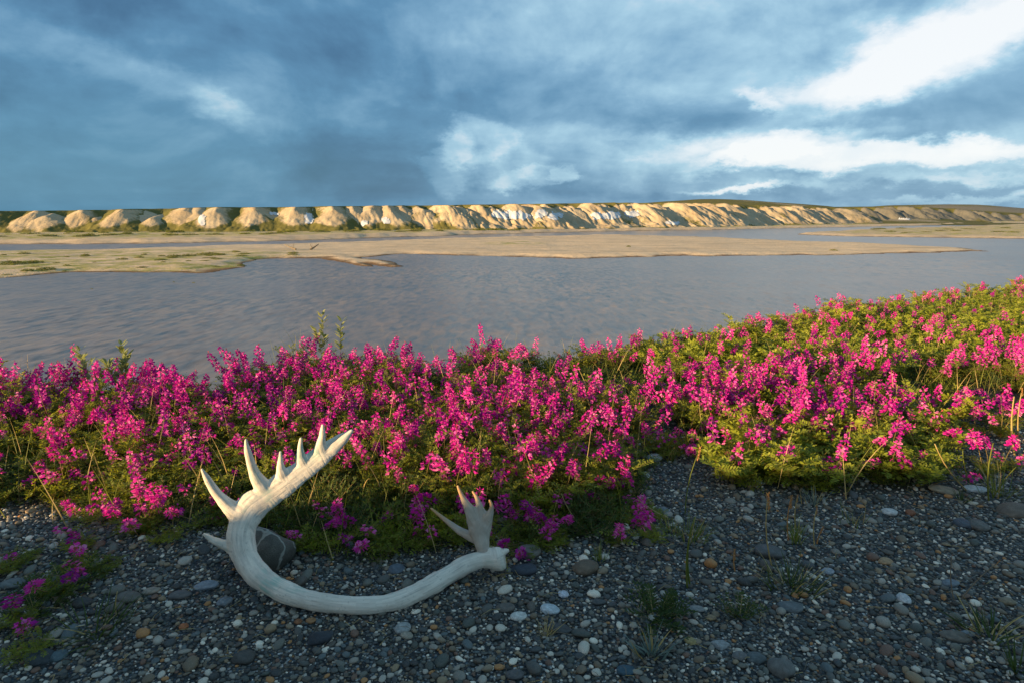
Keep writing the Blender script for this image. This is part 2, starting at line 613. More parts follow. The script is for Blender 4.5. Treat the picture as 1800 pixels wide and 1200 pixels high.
def water_mat():
    m, nt, out = new_mat('silty_river_water')
    p = pos(nt)
    st = N(nt, 'ShaderNodeMapping', {'Vector': p, 'Rotation': (0, 0, math.radians(-12)), 'Scale': (1.0, 0.34, 1.0)}).outputs[0]
    patch = maprange(nt, noise(nt, p, 0.03, 3.0, 0.5), 0.35, 0.65, 0.35, 1.0)
    n1 = tilt(nt, noise(nt, st, 2.3, 2.0, 0.5, 0.4, 1), (0.9, 0.5, 0.0))
    n2 = tilt(nt, noise(nt, st, 0.40, 3.0, 0.6, 0.3, 1), (0.30, 0.2, 0.0), n1)
    flatn = N(nt, 'ShaderNodeVectorMath', {0: (0.0, 0.0, 1.0)}, operation='NORMALIZE').outputs[0]
    nn = N(nt, 'ShaderNodeMix', {0: patch}, data_type='VECTOR')
    nt.links.new(flatn, nn.inputs[4]); nt.links.new(n2, nn.inputs[5])
    c = mixc(nt, maprange(nt, noise(nt, p, 0.05, 4.0, 0.55), 0.35, 0.65), (.235, .18, .135), (.19, .15, .12))
    principled(nt, out, c, 0.28, 0.27, nn.outputs[1])
    return m


M['water'] = water_mat()


def bluff_mat():
    m, nt, out = new_mat('bluff_earth')
    p = pos(nt)
    n1 = noise(nt, p, 0.10, 5.0, 0.6)
    n2 = noise(nt, p, 0.9, 5.0, 0.7)
    sand = mixc(nt, maprange(nt, n1, 0.35, 0.65), (.46, .375, .25), (.40, .30, .18))
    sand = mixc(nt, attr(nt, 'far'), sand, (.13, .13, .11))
    sand = mixc(nt, maprange(nt, n2, 0.45, 0.7, 0.0, 0.35), sand, (.26, .20, .13))
    grn = mixc(nt, n2, (.075, .075, .022), (.17, .15, .045))
    veg = attr(nt, 'veg')
    vf = maprange(nt, math_n(nt, 'ADD', veg, math_n(nt, 'MULTIPLY', math_n(nt, 'SUBTRACT', n2, 0.5), 0.5)), 0.38, 0.62, 0.0, 1.0, True)
    c = mixc(nt, vf, sand, grn)
    principled(nt, out, c, 0.9, 0.1, bump(nt, n2, 0.5, 0.35))
    return m


M['bluff'] = bluff_mat()


def snow_mat():
    m, nt, out = new_mat('old_snow')
    n = noise(nt, pos(nt), 0.8, 4.0, 0.6)
    principled(nt, out, mixc(nt, n, (.40, .40, .40), (.62, .64, .66)), 0.6, 0.3, bump(nt, n, 0.3, 0.2))
    return m


M['snow'] = snow_mat()


def antler_mat():
    m, nt, out = new_mat('weathered_antler')
    u, v = attr(nt, 'along'), attr(nt, 'across')
    st = N(nt, 'ShaderNodeCombineXYZ', {0: math_n(nt, 'MULTIPLY', u, 9.0), 1: math_n(nt, 'MULTIPLY', v, 120.0), 2: 0.0}).outputs[0]
    o = tex_obj(nt)
    g1 = noise(nt, st, 1.0, 5.0, 0.65, 0.4)
    g2 = noise(nt, o, 14.0, 4.0, 0.6)
    c = mixc(nt, maprange(nt, g1, 0.38, 0.62), (.74, .66, .54), (.56, .50, .41))
    c = mixc(nt, maprange(nt, g1, 0.58, 0.72, 0.0, 0.6), c, (.24, .22, .19))
    pit = noise(nt, o, 120.0, 3.0, 0.6)
    c = mixc(nt, maprange(nt, pit, 0.62, 0.72, 0.0, 0.55), c, (.17, .14, .11))
    c = mixc(nt, maprange(nt, noise(nt, o, 5.0, 5.0, 0.65), 0.50, 0.66, 0.0, 0.6), c, (.38, .34, .29))
    c = mixc(nt, maprange(nt, g2, 0.52, 0.72, 0.0, 0.55), c, (.52, .46, .37))
    gs = math_n(nt, 'MULTIPLY', maprange(nt, noise(nt, o, 7.0, 3.0, 0.6), 0.56, 0.66), maprange(nt, g1, 0.38, 0.56))
    c = mixc(nt, math_n(nt, 'MULTIPLY', gs, 0.75), c, (.27, .44, .36))
    old = attr(nt, 'old')
    c = mixc(nt, math_n(nt, 'MULTIPLY', old, maprange(nt, g2, 0.25, 0.65, 0.55, 1.0)), c, (.27, .22, .165))
    tipf = attr(nt, 'tip')
    c = mixc(nt, math_n(nt, 'MULTIPLY', tipf, old), c, (.50, .27, .10))
    principled(nt, out, c, 0.55, 0.35, bump(nt, math_n(nt, 'ADD', g1, math_n(nt, 'MULTIPLY', pit, .5)), 0.35, 0.003))
    return m


M['antler'] = antler_mat()

# ---------------------------------------------------------------- the lie of the land
WZ = -4.6                                   # river level
LAND = WZ + 0.7
EDGE_PX = [(-500, 640), (0, 634), (120, 634), (300, 632), (335, 652), (400, 622), (470, 604), (560, 584), (650, 592), (760, 604), (830, 577),
           (950, 584), (1050, 577), (1150, 566), (1300, 546), (1450, 524), (1600, 505), (1800, 484), (2100, 462)]
ex, ey = [], []
for (a, b) in EDGE_PX:
    p = on_z(a, b, 0.27)
    ex.append(p.x); ey.append(p.y)
ex = np.array([-400.0] + ex + [ex[-1] + 400.0])
ey = np.array([ey[0] - 60.0] + ey + [ey[-1] + 330.0])


def edge_y(x):
    return np.interp(x, ex, ey)


SHADE_RIDGE_Y = [-60, -5.0, -2.0, -0.76, 0.14, 0.30, 0.45, 0.60, 1.38, 2.0, 2.8, 4]
SHADE_RIDGE_H = [1.1, 1.1, 1.08, .96, .69, .53, .38, .31, .17, .08, .03, 0]  # unseen bank added left of frame, heights shaped to shade gravel and lower antler


def ground_z(x, y):
    x = np.asarray(x, float); y = np.asarray(y, float)
    d = y - edge_y(x)
    z = 0.05 * fbm(x * 0.9, y * 0.9, 3, 3) + 0.015 * fbm(x * 5, y * 5, 2, 5)
    z = z * sstep(60, 10, np.abs(x) + np.abs(y))
    rh = np.interp(y + 0.08 * fbm(y * 1.3, x * 0.3, 3, 8), SHADE_RIDGE_Y, SHADE_RIDGE_H)
    z = z + rh * np.where(x > -2.6, np.exp(-((x + 2.6) / 0.48) ** 2), np.exp(-((x + 2.6) / 5.0) ** 2)) * (1 + 0.15 * fbm(x * 2.2, y * 2.2, 3, 9))
    drop = np.where(d > 0, 0.62 * d + 0.25 * np.sqrt(np.maximum(d, 0)), 0.0)
    z = z - np.minimum(drop, 6.0)
    return z


def gz(x, y):
    return float(ground_z(np.array([x]), np.array([y]))[0])


def ground_at(px, py):
    """point of the gravel bank seen at a pixel"""
    z = 0.0
    for _ in range(4):
        p = on_z(px, py, z)
        z = gz(p.x, p.y)
    return Vector((p.x, p.y, z))


BED = [(-900, 890), (-300, 895), (0, 900), (90, 893), (200, 905), (260, 938), (330, 938), (420, 915), (500, 962), (600, 985), (700, 982),
       (800, 962), (880, 940), (960, 966), (1060, 945), (1120, 890), (1135, 830), (1190, 800), (1250, 800), (1275, 852), (1380, 868),
       (1520, 868), (1640, 860), (1668, 800), (1690, 765), (1800, 745), (2300, 735), (2300, 380), (-900, 380)]


def axis(lo, hi, step, far, growth=1.35):
    a = list(np.arange(lo, hi + 1e-6, step))
    s = step
    while a[-1] < far:
        s *= growth
        a.append(a[-1] + s)
    s = step
    while a[0] > -far:
        s *= growth
        a.insert(0, a[0] - s)
    return np.array(a)


gx = axis(-5.5, 9.0, 0.06, 4000)
gy = axis(-1.0, 12.0, 0.06, 4000)
GX, GY = np.meshgrid(gx, gy)
GZ = ground_z(GX.ravel(), GY.ravel())
bpx, bpy_ = project(GX.ravel(), GY.ravel(), GZ)
bedf = np.where(GY.ravel() > 1.0, sstep(-14, 10, sdist(np.clip(bpx, -850, 2250), np.clip(bpy_, 390, 2000), BED)), 0.0)
bedf = np.where((GX.ravel() < -2.6), np.maximum(bedf, 0.8), bedf)
ground = link('gravel_bank', grid_mesh('gravel_bank', np.stack([GX.ravel(), GY.ravel(), GZ], 1), len(gy), len(gx), None, [M['ground']], {'bed': bedf}))
tag(ground, kind='structure')

# river: one wide sheet of silty water
mb = MB()
mb.add([(-6000, 2, WZ), (6000, 2, WZ), (6000, 6000, WZ), (-6000, 6000, WZ)], [(0, 1, 2, 3)])
river = tag(link('river_water', mb.mesh('river_water', [M['water']])), kind='structure')


BARS = []


def bar_top(x, y):
    return max(float(f(np.array([x]), np.array([y]))[1][0]) for f in BARS)


def bar(name, poly_px, height, edge_w, mat, px_step, rows, wob=1.0, green=None, lo=None):
    poly = [tuple(on_z(a, b, WZ)[:2]) for a, b in poly_px]

    def surf(Xw, Yw):
        Xw = np.asarray(Xw, float); Yw = np.asarray(Yw, float)
        sd = sdist(Xw, Yw, poly)
        sc_ = np.clip(Yw / 90.0, 0.6, 4)
        sd = sd + wob * sc_ * (3.4 * fbm(Xw * 0.10, Yw * 0.05, 4, 21) + 1.8 * fbm(Xw * 0.4, Yw * 0.25, 3, 33))
        z = np.where(sd > 0, height * sstep(0, edge_w, sd) * (0.75 + 1.1 * (fbm(Xw * 0.08, Yw * 0.05, 3, 44) + 0.3)) + 0.03, np.maximum(sd * 0.1, -0.5))
        z = z + np.where(sd > 0.5, (0.10 * fbm(Xw * 0.5, Yw * 0.25, 4, 55) + 0.30 * (fbm(Xw * 0.09, Yw * 0.06, 2, 66))) * sstep(0.5, 3, sd), 0)
        return sd, z
    BARS.append(surf)
    xs = [a for a, b in poly_px]; ys = [b for a, b in poly_px]
    pxs = np.arange(min(xs) - 12, max(xs) + 13, px_step)
    pys = np.asarray(rows, float)
    PX, PY = np.meshgrid(pxs, pys)
    a = (PX - CX) / F; b = CP - (PY - CY) / F * SP; c = -SP - (PY - CY) / F * CP
    t = (WZ - CAM_Z) / c
    Xw, Yw = (a * t).ravel(), (b * t).ravel()
    sd, z = surf(Xw, Yw)
    g = np.zeros_like(sd) if green is None else green(PX.ravel(), PY.ravel(), sd)
    V = np.stack([Xw, Yw, WZ + z], 1)
    me = grid_mesh(name, V, len(pys), len(pxs), sd > -4, [mat], {'inside': sd, 'green': g})
    return tag(link(name, me), kind='structure')


SANDBAR = [(-260, 497), (0, 489), (125, 479), (250, 480), (350, 480), (425, 470), (455, 457), (525, 455), (600, 454), (715, 447), (900, 451), (1005, 455),
           (1200, 451), (1500, 447), (1735, 442), (1690, 436), (1400, 423.5), (1230, 416), (1050, 414), (900, 417), (750, 421), (500, 430),
           (250, 437), (0, 442), (-260, 446)]
bar('sandbar', SANDBAR, 0.24, 4.5, M['sand'], 4.0, np.concatenate([np.arange(410, 440, 0.5), np.arange(440, 502, 0.5)]), 1.5,
    lambda px, py, sd: np.clip(0.95 * sstep(600, 440, px) * sstep(438, 446, py) + 0.9 * sstep(70, 20, np.abs(px - 905)) * sstep(3.5, 1, np.abs(py - 430)), 0, 1.3) * sstep(0.2, 1.5, sd))
bar('gravel_spit', [(560, 452), (620, 452), (690, 462), (705, 469), (688, 470), (640, 463), (655, 469), (630, 467), (585, 458)], 0.16, 1.6, M['sand'], 2.0, np.arange(448, 478, 0.4), 0.9)
FARBANK = [(-300, 432), (0, 430), (250, 429), (500, 424), (750, 416), (900, 411), (1100, 406.5), (1300, 403.5), (1500, 399.5), (1800, 393), (2150, 388),
           (2150, 380.5), (-300, 380.5)]
bar('floodplain', FARBANK, 0.7, 6.0, M['plain'], 5.0, np.concatenate([np.arange(380.2, 384, 0.4), np.arange(384, 436, 0.6)]), 0.8,
    lambda px, py, sd: 1.2 * sstep(5, 18, sd))
RIGHTBAR = [(1398, 412.5), (1430, 409), (1550, 403.5), (1700, 398.5), (1800, 395), (2150, 390), (2150, 425), (1800, 420), (1650, 418), (1500, 416)]
bar('grassy_bar', RIGHTBAR, 0.45, 4.0, M['plain'], 5.0, np.arange(387, 430, 0.6), 0.6,
    lambda px, py, sd: 0.85 * sstep(4, 14, sd))

# ---------------------------------------------------------------- eroded bluffs beyond the river
BASE = [(-400, 410.5), (-200, 410), (0, 409), (300, 407.5), (600, 406), (900, 404), (1200, 400), (1350, 397), (1500, 394), (1650, 391.5), (1800, 389), (2000, 386.5), (2200, 385)]
TOPS = [(-400, 371.5), (0, 371.5), (200, 369), (350, 365.5), (500, 365), (700, 362.5), (900, 360.5), (1050, 358.5), (1150, 357), (1300, 358), (1450, 362),
        (1560, 366), (1600, 363.5), (1680, 364), (1760, 370), (1800, 375), (2000, 377), (2200, 377)]
bpx_ = np.arange(-400, 2200, 1.5)
bby = np.interp(bpx_, *zip(*BASE))
bty = np.interp(bpx_, *zip(*TOPS))
bty = np.convolve(np.pad(bty, 20, 'edge'), np.ones(41) / 41, 'valid')
bby = np.convolve(np.pad(bby, 60, 'edge'), np.ones(121) / 121, 'valid')
B = np.array([on_z(a, b, LAND)[:2] for a, b in zip(bpx_, bby)])
T = np.gradient(B, axis=0)
T = T / np.linalg.norm(T, axis=1)[:, None]
NB = np.stack([-T[:, 1], T[:, 0]], 1)        # points away from the river
k_ = 81
NB = np.stack([np.convolve(np.pad(NB[:, i], k_ // 2, 'edge'), np.ones(k_) / k_, 'valid') for i in (0, 1)], 1)
NB /= np.linalg.norm(NB, axis=1)[:, None]
S = np.concatenate([[0], np.cumsum(np.linalg.norm(np.diff(B, axis=0), axis=1))])
Dp = np.hypot(B[:, 0], B[:, 1])
depth_b = B[:, 1] * CP
crest = CAM_Z + (378 - bty) / F * (depth_b + 18) - LAND     # height of the crest over the plain
slope = 0.62
Wd = crest / slope
rows = np.concatenate([np.linspace(-0.75, 1.05, 84), [1.2, 1.5, 2.2, 4, 8, 14]])
SS = np.repeat(S[None, :], len(rows), 0)
CR = np.repeat(crest[None, :], len(rows), 0)
WD = np.repeat(Wd[None, :], len(rows), 0)
RW = np.repeat(rows[:, None], len(S), 1)
PXg = np.repeat(bpx_[None, :], len(rows), 0)
right = sstep(620, 900, PXg)
wv = RW * WD                                  # metres behind the toe line
SPURS = [(-350, .95), (-300, .8), (-262, .9), (-200, .98), (-120, .86), (-82, .8), (-45, .95), (36, .98), (70, .84), (122, 1.0), (150, .8), (198, 1.0), (230, .86), (262, .78), (312, 1.04), (338, .86), (372, .95),
         (405, .78), (440, .98), (468, .84), (516, 1.02), (542, .86), (584, 1.0), (622, .9), (656, 1.02), (692, .85), (716, 1.02), (752, .94), (800, 1.02)]
rsp = random.Random(13)
q = 832.0
while q < 2190:
    SPURS.append((q, rsp.uniform(.86, 1.05)))
    q += rsp.uniform(15, 36) * (1.0 if q < 1300 else .8)
sw = SS + 2.2 * fbm(SS * 0.12, wv * 0.18, 3, 61) * (1 + right)
zz = np.full(SS.shape, -5.0)
best = np.full(SS.shape, 99.0)
warp = 1 + 0.35 * fbm(SS * 0.3, wv * 0.25, 3, 67)
for (px0, hf) in SPURS:
    i0 = int(np.argmin(np.abs(bpx_ - px0)))
    r0_ = float(sstep(620, 900, px0))
    s0, c0 = S[i0], crest[i0] * min(hf, 1.0) * (.90 + .10 * r0_) * (1 - (1 - r0_) * rsp.uniform(0, .22) * (hf < .95))
    m_ = slice(max(0, i0 - 110), min(len(S), i0 + 110))
    w0 = c0 / slope * (1.0 + .3 * rsp.uniform(-1, 1)) * (1.0 if hf < .9 else .92) * (.86 + .14 * r0_)
    shear = (.35 * r0_ + .12 * rsp.uniform(-1, 1))
    dw = wv[:, m_] - w0
    ds = (sw[:, m_] - s0) + dw * shear
    cr_ = (.45 - .1 * r0_) * rsp.uniform(.6, 1.6)
    front = np.maximum(-dw, 0)
    rr = np.sqrt((ds * (rsp.uniform(.55, .85) if r0_ < .5 else rsp.uniform(.6, 1.15))) ** 2 + (front * rsp.uniform(.85, 1.1)) ** 2 + cr_ * cr_) - cr_
    behind = np.maximum(dw, 0)
    zc = c0 - slope * 1.08 * rr * warp[:, m_] + behind * (.12 if hf < .85 else .42 - .30 * r0_)
    up2 = zc > zz[:, m_]
    best[:, m_] = np.where(up2, np.abs(ds) / 6.0, best[:, m_])
    zz[:, m_] = np.where(up2, zc, zz[:, m_])
wall = (wv - (.80 - .18 * right) * WD + 1.5 * fbm(SS * .2, SS * 0, 3, 69)) * .95
onwall = wall > zz
zz = np.maximum(zz, wall)
rill = 1 - np.abs(fbm(sw * 0.45 + 0.5 * fbm(SS * .3, wv * .3, 2, 12), wv * 0.10, 3, 95)) * 5
rill = np.clip(rill, 0, 1) ** 1.5 + .4 * np.abs(fbm(sw * 1.3, wv * .3, 2, 98)) * 2
zz = zz - (0.13 + .55 * right) * rill * sstep(.3, 2.0, zz) * sstep(1.02, .9, zz / CR)
topn = CR * (1 + .035 * fbm(SS * .15, wv * .1, 3, 97))
zz = np.minimum(zz, topn)
zz = np.where(zz <= 0, np.maximum(zz * .2, -.6), zz)
VX = B[None, :, 0] + NB[None, :, 0] * wv
VY = B[None, :, 1] + NB[None, :, 1] * wv
hz = zz / CR
gully = np.clip(best, 0, 1) ** 1.2
veg = (1 - right) * (0.17 + 0.50 * gully + 0.50 * sstep(0.45, 0.02, hz) + 0.32 * sstep(0.95, 1.0, hz) + .22 * onwall) \
    + right * (0.06 + 0.60 * sstep(0.955, 1.0, hz) + 0.30 * gully ** 2 + 0.30 * sstep(0.10, 0.0, hz))
veg = veg + 0.7 * fbm(SS * 0.06, wv * 0.12, 3, 99)
veg = np.where(RW > 1.05, 0.9, veg)
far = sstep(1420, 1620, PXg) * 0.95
Vb = np.stack([VX.ravel(), VY.ravel(), LAND + zz.ravel()], 1)
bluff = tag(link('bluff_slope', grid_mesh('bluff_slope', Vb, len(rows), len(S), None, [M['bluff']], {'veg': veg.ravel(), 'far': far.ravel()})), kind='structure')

# snow lying in the gullies, conforming to the slope
ppx, ppy = project(Vb[:, 0], Vb[:, 1], Vb[:, 2])
SNOW = [(355, 387, 6, 9), (480, 377, 8, 2.5), (543, 386, 6, 8), (640, 393, 5, 4), (679, 389, 6, 7), (893, 378, 24, 6), (918, 381, 20, 4),
        (950, 376, 10, 6), (976, 380, 11, 6), (1052, 380, 16, 5), (1078, 379, 13, 6), (1112, 377, 14, 4), (1180, 393, 12, 2), (1590, 388, 14, 2.5)]
nrm_idx = np.arange(len(rows) * len(S))
for (sx, sy, hw, hh) in SNOW:
    e = ((ppx - sx) / hw) ** 2 + ((ppy - sy) / hh) ** 2 + 3.2 * fbm(ppx * 0.16, ppy * 0.22, 3, 111)
    k = (e < 1.0) & (RW.ravel() < 1.05)
    if k.sum() < 6:
        continue
    off = Vb.copy()
    off[:, 2] += 0.10 + 0.15 * np.clip(1 - e, 0, 1)
    off[:, :2] -= 0.10 * np.stack([np.repeat(NB[None, :, 0], len(rows), 0).ravel(), np.repeat(NB[None, :, 1], len(rows), 0).ravel()], 1)
    link('snow_patch', grid_mesh('snow_patch', off, len(rows), len(S), k, [M['snow']]), bluff)


def hill(name, px, top_y, dist, half, depth, veg_v, far_v, base_y=None):
    c = on_y(px, 378, dist)
    h = CAM_Z + (378 - top_y) / F * (dist * CP) - LAND
    xs = np.linspace(-1.6, 1.6, 70); ys = np.linspace(-1.4, 1.4, 40)
    A, Bq = np.meshgrid(xs, ys)
    r = np.sqrt(A ** 2 + Bq ** 2)
    Xh = c.x + A * half; Yh = c.y + Bq * depth
    z = h * sstep(1.5, 0.1, r) * (1 + 0.25 * fbm(A * 2.5, Bq * 2.5, 4, int(px))) - 0.5
    V = np.stack([Xh.ravel(), Yh.ravel(), LAND + z.ravel()], 1)
    vg = veg_v + 1.2 * fbm(A.ravel() * 3, Bq.ravel() * 3, 3, 5)
    return tag(link(name, grid_mesh(name, V, 40, 70, None, [M['bluff']], {'veg': vg, 'far': np.full(len(vg), far_v)})), kind='structure')


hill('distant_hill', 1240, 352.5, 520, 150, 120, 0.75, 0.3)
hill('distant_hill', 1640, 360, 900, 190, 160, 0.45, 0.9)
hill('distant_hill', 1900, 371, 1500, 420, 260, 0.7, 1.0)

# ---------------------------------------------------------------- leaf, flower and stone shapes
def unit(v):
    return v.normalized() if v.length > 1e-9 else Vector((0, 0, 1))


def petal(mb, o, a, s, n, L, Wd_, mi, cup=0.15):
    """six-sided blade from o along a, width along s, cupped along n"""
    pts = [o, o + a * L * .35 + s * Wd_ * .45 + n * L * cup * .5, o + a * L * .75 + s * Wd_ * .42 + n * L * cup, o + a * L + n * L * cup * .7,
           o + a * L * .75 - s * Wd_ * .42 + n * L * cup, o + a * L * .35 - s * Wd_ * .45 + n * L * cup * .5]
    mb.add(pts, [(0, 1, 2, 3), (0, 3, 4, 5)], mi)


def rvec(r):
    return Vector((r.uniform(-1, 1), r.uniform(-1, 1), r.uniform(-1, 1)))


def pinnate(mb, o, a, up, L, pairs, ll, mi, r, stem_mi=None):
    s = unit(a.cross(up)); n = unit(s.cross(a))
    p = o.copy(); d = a.copy()
    step = L / (pairs + 1)
    for i in range(pairs):
        d = unit(d - n * 0.05)
        n = unit(s.cross(d))
        p = p + d * step
        k = 1 - 0.35 * abs(i - pairs * .45) / pairs
        for sg in (1, -1):
            la = unit(s * sg * 0.85 + d * 0.5 + n * r.uniform(-0.15, 0.6))
            nn = unit(n + rvec(r) * .75)
            petal(mb, p, la, unit(la.cross(nn)), nn, ll * k * r.uniform(.85, 1.15), ll * .36, mi, 0.06)
    petal(mb, p, d, s, n, ll, ll * .36, mi, 0.05)
    if stem_mi is not None:
        w = s * 0.0009
        mb.add([o - w, o + w, p + w * .5, p - w * .5], [(0, 1, 2, 3)], stem_mi)


def foliage_mesh(name, seed, stems, height, mats, spread=1.0, ll=0.017, pairs=6, lean=0.55):
    r = random.Random(seed)
    mb = MB()
    for i in range(stems):
        g = 2 * math.pi * (i + r.random() * .8) / stems
        out = Vector((math.cos(g), math.sin(g), 0))
        p = out * r.uniform(0, .035)
        d = unit(out * r.uniform(.15, lean) * spread + Vector((0, 0, 1)))
        L = height * r.uniform(.65, 1.1)
        pts = [p.copy()]
        nseg = 7
        for k in range(nseg):
            d = unit(d + out * .05 * spread + rvec(r) * .10)
            p = p + d * L / nseg
            pts.append(p.copy())
        mb.tube(pts, [.0016 * (1 - .6 * k / nseg) for k in range(nseg + 1)], 3, 1)
        for k in range(1, nseg + 1):
            for q in range(2 if k > 2 else 1):
                ga = r.uniform(0, 6.283)
                a = unit(Vector((math.cos(ga), math.sin(ga), r.uniform(-.1, 1.3))))
                pinnate(mb, pts[k], a, unit(Vector((r.uniform(-.9, .3), r.uniform(-.9, .3), 1))), .075 * r.uniform(.7, 1.15), pairs, ll * r.uniform(.85, 1.15), 0, r, 1)
    return mb.mesh(name, mats, False)


def pea_flower(mb, o, a, up, L, r, pale):
    s = unit(a.cross(up)); n = unit(s.cross(a))
    mi = 2 if pale else 0
    b = unit(a * .55 + n * .85)
    petal(mb, o + a * L * .15, b, s, -a, L * .95, L * 1.0, mi, .12)                # banner
    for sg in (1, -1):
        w = unit(a + s * sg * .28 - n * .05)
        petal(mb, o, w, n, s * sg, L * 1.1, L * .5, mi if r.random() < .7 else 0, .14)   # wings and keel
    petal(mb, o - a * L * .12, unit(a), s, n, L * .42, L * .3, 3, .05)               # calyx


def spike_mesh(name, seed, H=0.26, rl=0.08, nf=18, L=0.0168):
    r = random.Random(seed)
    mb = MB()
    d = unit(Vector((r.uniform(-.35, .35), r.uniform(-.35, .35), 1)))
    p = Vector((0, 0, 0))
    pts = [p.copy()]
    n = 10
    for i in range(n):
        d = unit(d + rvec(r) * .13 + Vector((0, 0, .03)))
        p = p + d * H / n
        pts.append(p.copy())
    mb.tube(pts, [.0019 * (1 - .6 * i / n) for i in range(n + 1)], 4, 1)

    def along(t):
        k = min(max(t, 0), .9999) * n
        i = int(k)
        return pts[i].lerp(pts[i + 1], k - i)
    t0 = 1 - rl / H
    for i in range(nf):
        f = (i + r.uniform(-.3, .3)) / (nf - 1)
        f = min(max(f, 0), 1)
        g = i * 2.4 + r.uniform(-.4, .4)
        o = along(t0 + f * (1 - t0))
        tilt = -.45 + 1.0 * f + r.uniform(-.25, .25)
        a = unit(Vector((math.cos(g), math.sin(g), tilt)))
        o = o + a * (.006 + .010 * (1 - f) * r.random())
        if f > .86:
            petal(mb, o - a * .004, unit(a + Vector((0, 0, .8))), unit(a.cross(Vector((0, 0, 1)))), a, L * .75, L * .34, 3 if r.random() < .5 else 0, .1)
            petal(mb, o - a * .004, unit(a + Vector((0, 0, .8))), a, unit(a.cross(Vector((0, 0, 1)))), L * .75, L * .3, 0, .1)
        else:
            pea_flower(mb, o, a, unit(Vector((r.uniform(-.3, .3), r.uniform(-.3, .3), 1))), L * (1.08 - .35 * f) * r.uniform(.85, 1.15), r, r.random() < .34)
    # a leaf or two low on the stalk
    for t in (.25, .42):
        g = r.uniform(0, 6.28)
        pinnate(mb, along(t), unit(Vector((math.cos(g), math.sin(g), .5))), Vector((0, 0, 1)), .07, 5, .016, 4, r, 1)
    return mb.mesh(name, [M['petal'], M['stalk'], M['petal_pale'], M['bud'], M['leaf']], False)


FOL = [foliage_mesh('foliage', 100 + i, 8, .225, [M['leaf'], M['stalk']], 1.0) for i in range(5)]
FOL_LOW = [foliage_mesh('foliage', 120 + i, 8, .11, [M['leaf'], M['stalk']], 1.5, .015, 6, .9) for i in range(4)]
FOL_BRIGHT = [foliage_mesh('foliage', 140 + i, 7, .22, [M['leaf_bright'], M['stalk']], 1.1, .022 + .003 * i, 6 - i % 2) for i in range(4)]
SPK = [spike_mesh('flower_spike', 200 + i, .20 + .011 * ((i * 4) % 9), random.Random(i).uniform(.055, .11), 14 + (i * 5) % 11) for i in range(12)]
SPK_SMALL = [spike_mesh('flower_spike', 230 + i, .20, .05, 9) for i in range(4)]


def vetch(loc, label, group, nsp, hs, fol, ws=1.0, spread=.35, r=random, small=False):
    t = empty('vetch_plant', loc)
    t.rotation_euler = (0, 0, r.uniform(0, 6.28))
    tag(t, label, 'flower plant', group)
    fo = link('foliage', r.choice(fol), t)
    fo.scale = (ws, ws, hs * r.uniform(.66, .98))
    for i in range(nsp):
        sp = link('flower_spike', r.choice(SPK_SMALL if small or r.random() < .12 else SPK), t)
        g = 6.283 * (i + r.random()) / max(nsp, 1)
        q = r.uniform(.01, .06) * ws
        sp.location = (math.cos(g) * q, math.sin(g) * q, 0)
        ln = r.uniform(.05, spread)
        sp.rotation_euler = Euler((0, ln, 0)).to_matrix().to_4x4().to_euler()
        sp.rotation_euler = (Matrix.Rotation(g, 4, 'Z') @ Matrix.Rotation(ln, 4, 'Y') @ Matrix.Rotation(r.uniform(0, 6.28), 4, 'Z')).to_euler()
        k = r.uniform(.85, 1.15)
        sp.scale = (k, k, k * hs * r.uniform(.8, 1.15))
    return t


# ---------------------------------------------------------------- scatter for what nobody could count
def scatter(name, protos, P, R, Sc, I):
    """one object whose geometry nodes copy the prototype meshes to the given points"""
    coll = bpy.data.collections.new(name + '_shapes')
    for i, me in enumerate(protos):
        coll.objects.link(bpy.data.objects.new('%s_shape_%02d' % (name, i), me))
    me = bpy.data.meshes.new(name)
    n = len(P)
    me.vertices.add(n)
    me.vertices.foreach_set('co', np.asarray(P, np.float32).ravel())
    for an, arr in (('spin', R), ('size', Sc)):
        at = me.attributes.new(an, 'FLOAT_VECTOR', 'POINT')
        at.data.foreach_set('vector', np.asarray(arr, np.float32).ravel())
    at = me.attributes.new('pick', 'INT', 'POINT')
    at.data.foreach_set('value', np.asarray(I, np.int32))
    o = link(name, me)
    g = bpy.data.node_groups.new(name + '_scatter', 'GeometryNodeTree')
    g.interface.new_socket('Geometry', in_out='INPUT', socket_type='NodeSocketGeometry')
    g.interface.new_socket('Geometry', in_out='OUTPUT', socket_type='NodeSocketGeometry')
    gi = g.nodes.new('NodeGroupInput'); go = g.nodes.new('NodeGroupOutput')
    ci = g.nodes.new('GeometryNodeCollectionInfo')
    ci.inputs['Collection'].default_value = coll
    ci.inputs['Separate Children'].default_value = True
    ci.inputs['Reset Children'].default_value = True
    ip = g.nodes.new('GeometryNodeInstanceOnPoints')
    ip.inputs['Pick Instance'].default_value = True

    def na(nm, dt):
        q = g.nodes.new('GeometryNodeInputNamedAttribute')
        q.data_type = dt
        q.inputs['Name'].default_value = nm
        return q.outputs[0]
    e2r = g.nodes.new('FunctionNodeEulerToRotation')
    g.links.new(na('spin', 'FLOAT_VECTOR'), e2r.inputs[0])
    g.links.new(gi.outputs[0], ip.inputs['Points'])
    g.links.new(ci.outputs[0], ip.inputs['Instance'])
    g.links.new(na('pick', 'INT'), ip.inputs['Instance Index'])
    g.links.new(e2r.outputs[0], ip.inputs['Rotation'])
    g.links.new(na('size', 'FLOAT_VECTOR'), ip.inputs['Scale'])
    g.links.new(ip.outputs[0], go.inputs[0])
    md = o.modifiers.new('scatter', 'NODES')
    md.node_group = g
    tag(o, kind='stuff')
    return o


# ---------------------------------------------------------------- antler
def on_ya(t):
    return on_y(t[0], t[1], t[2])


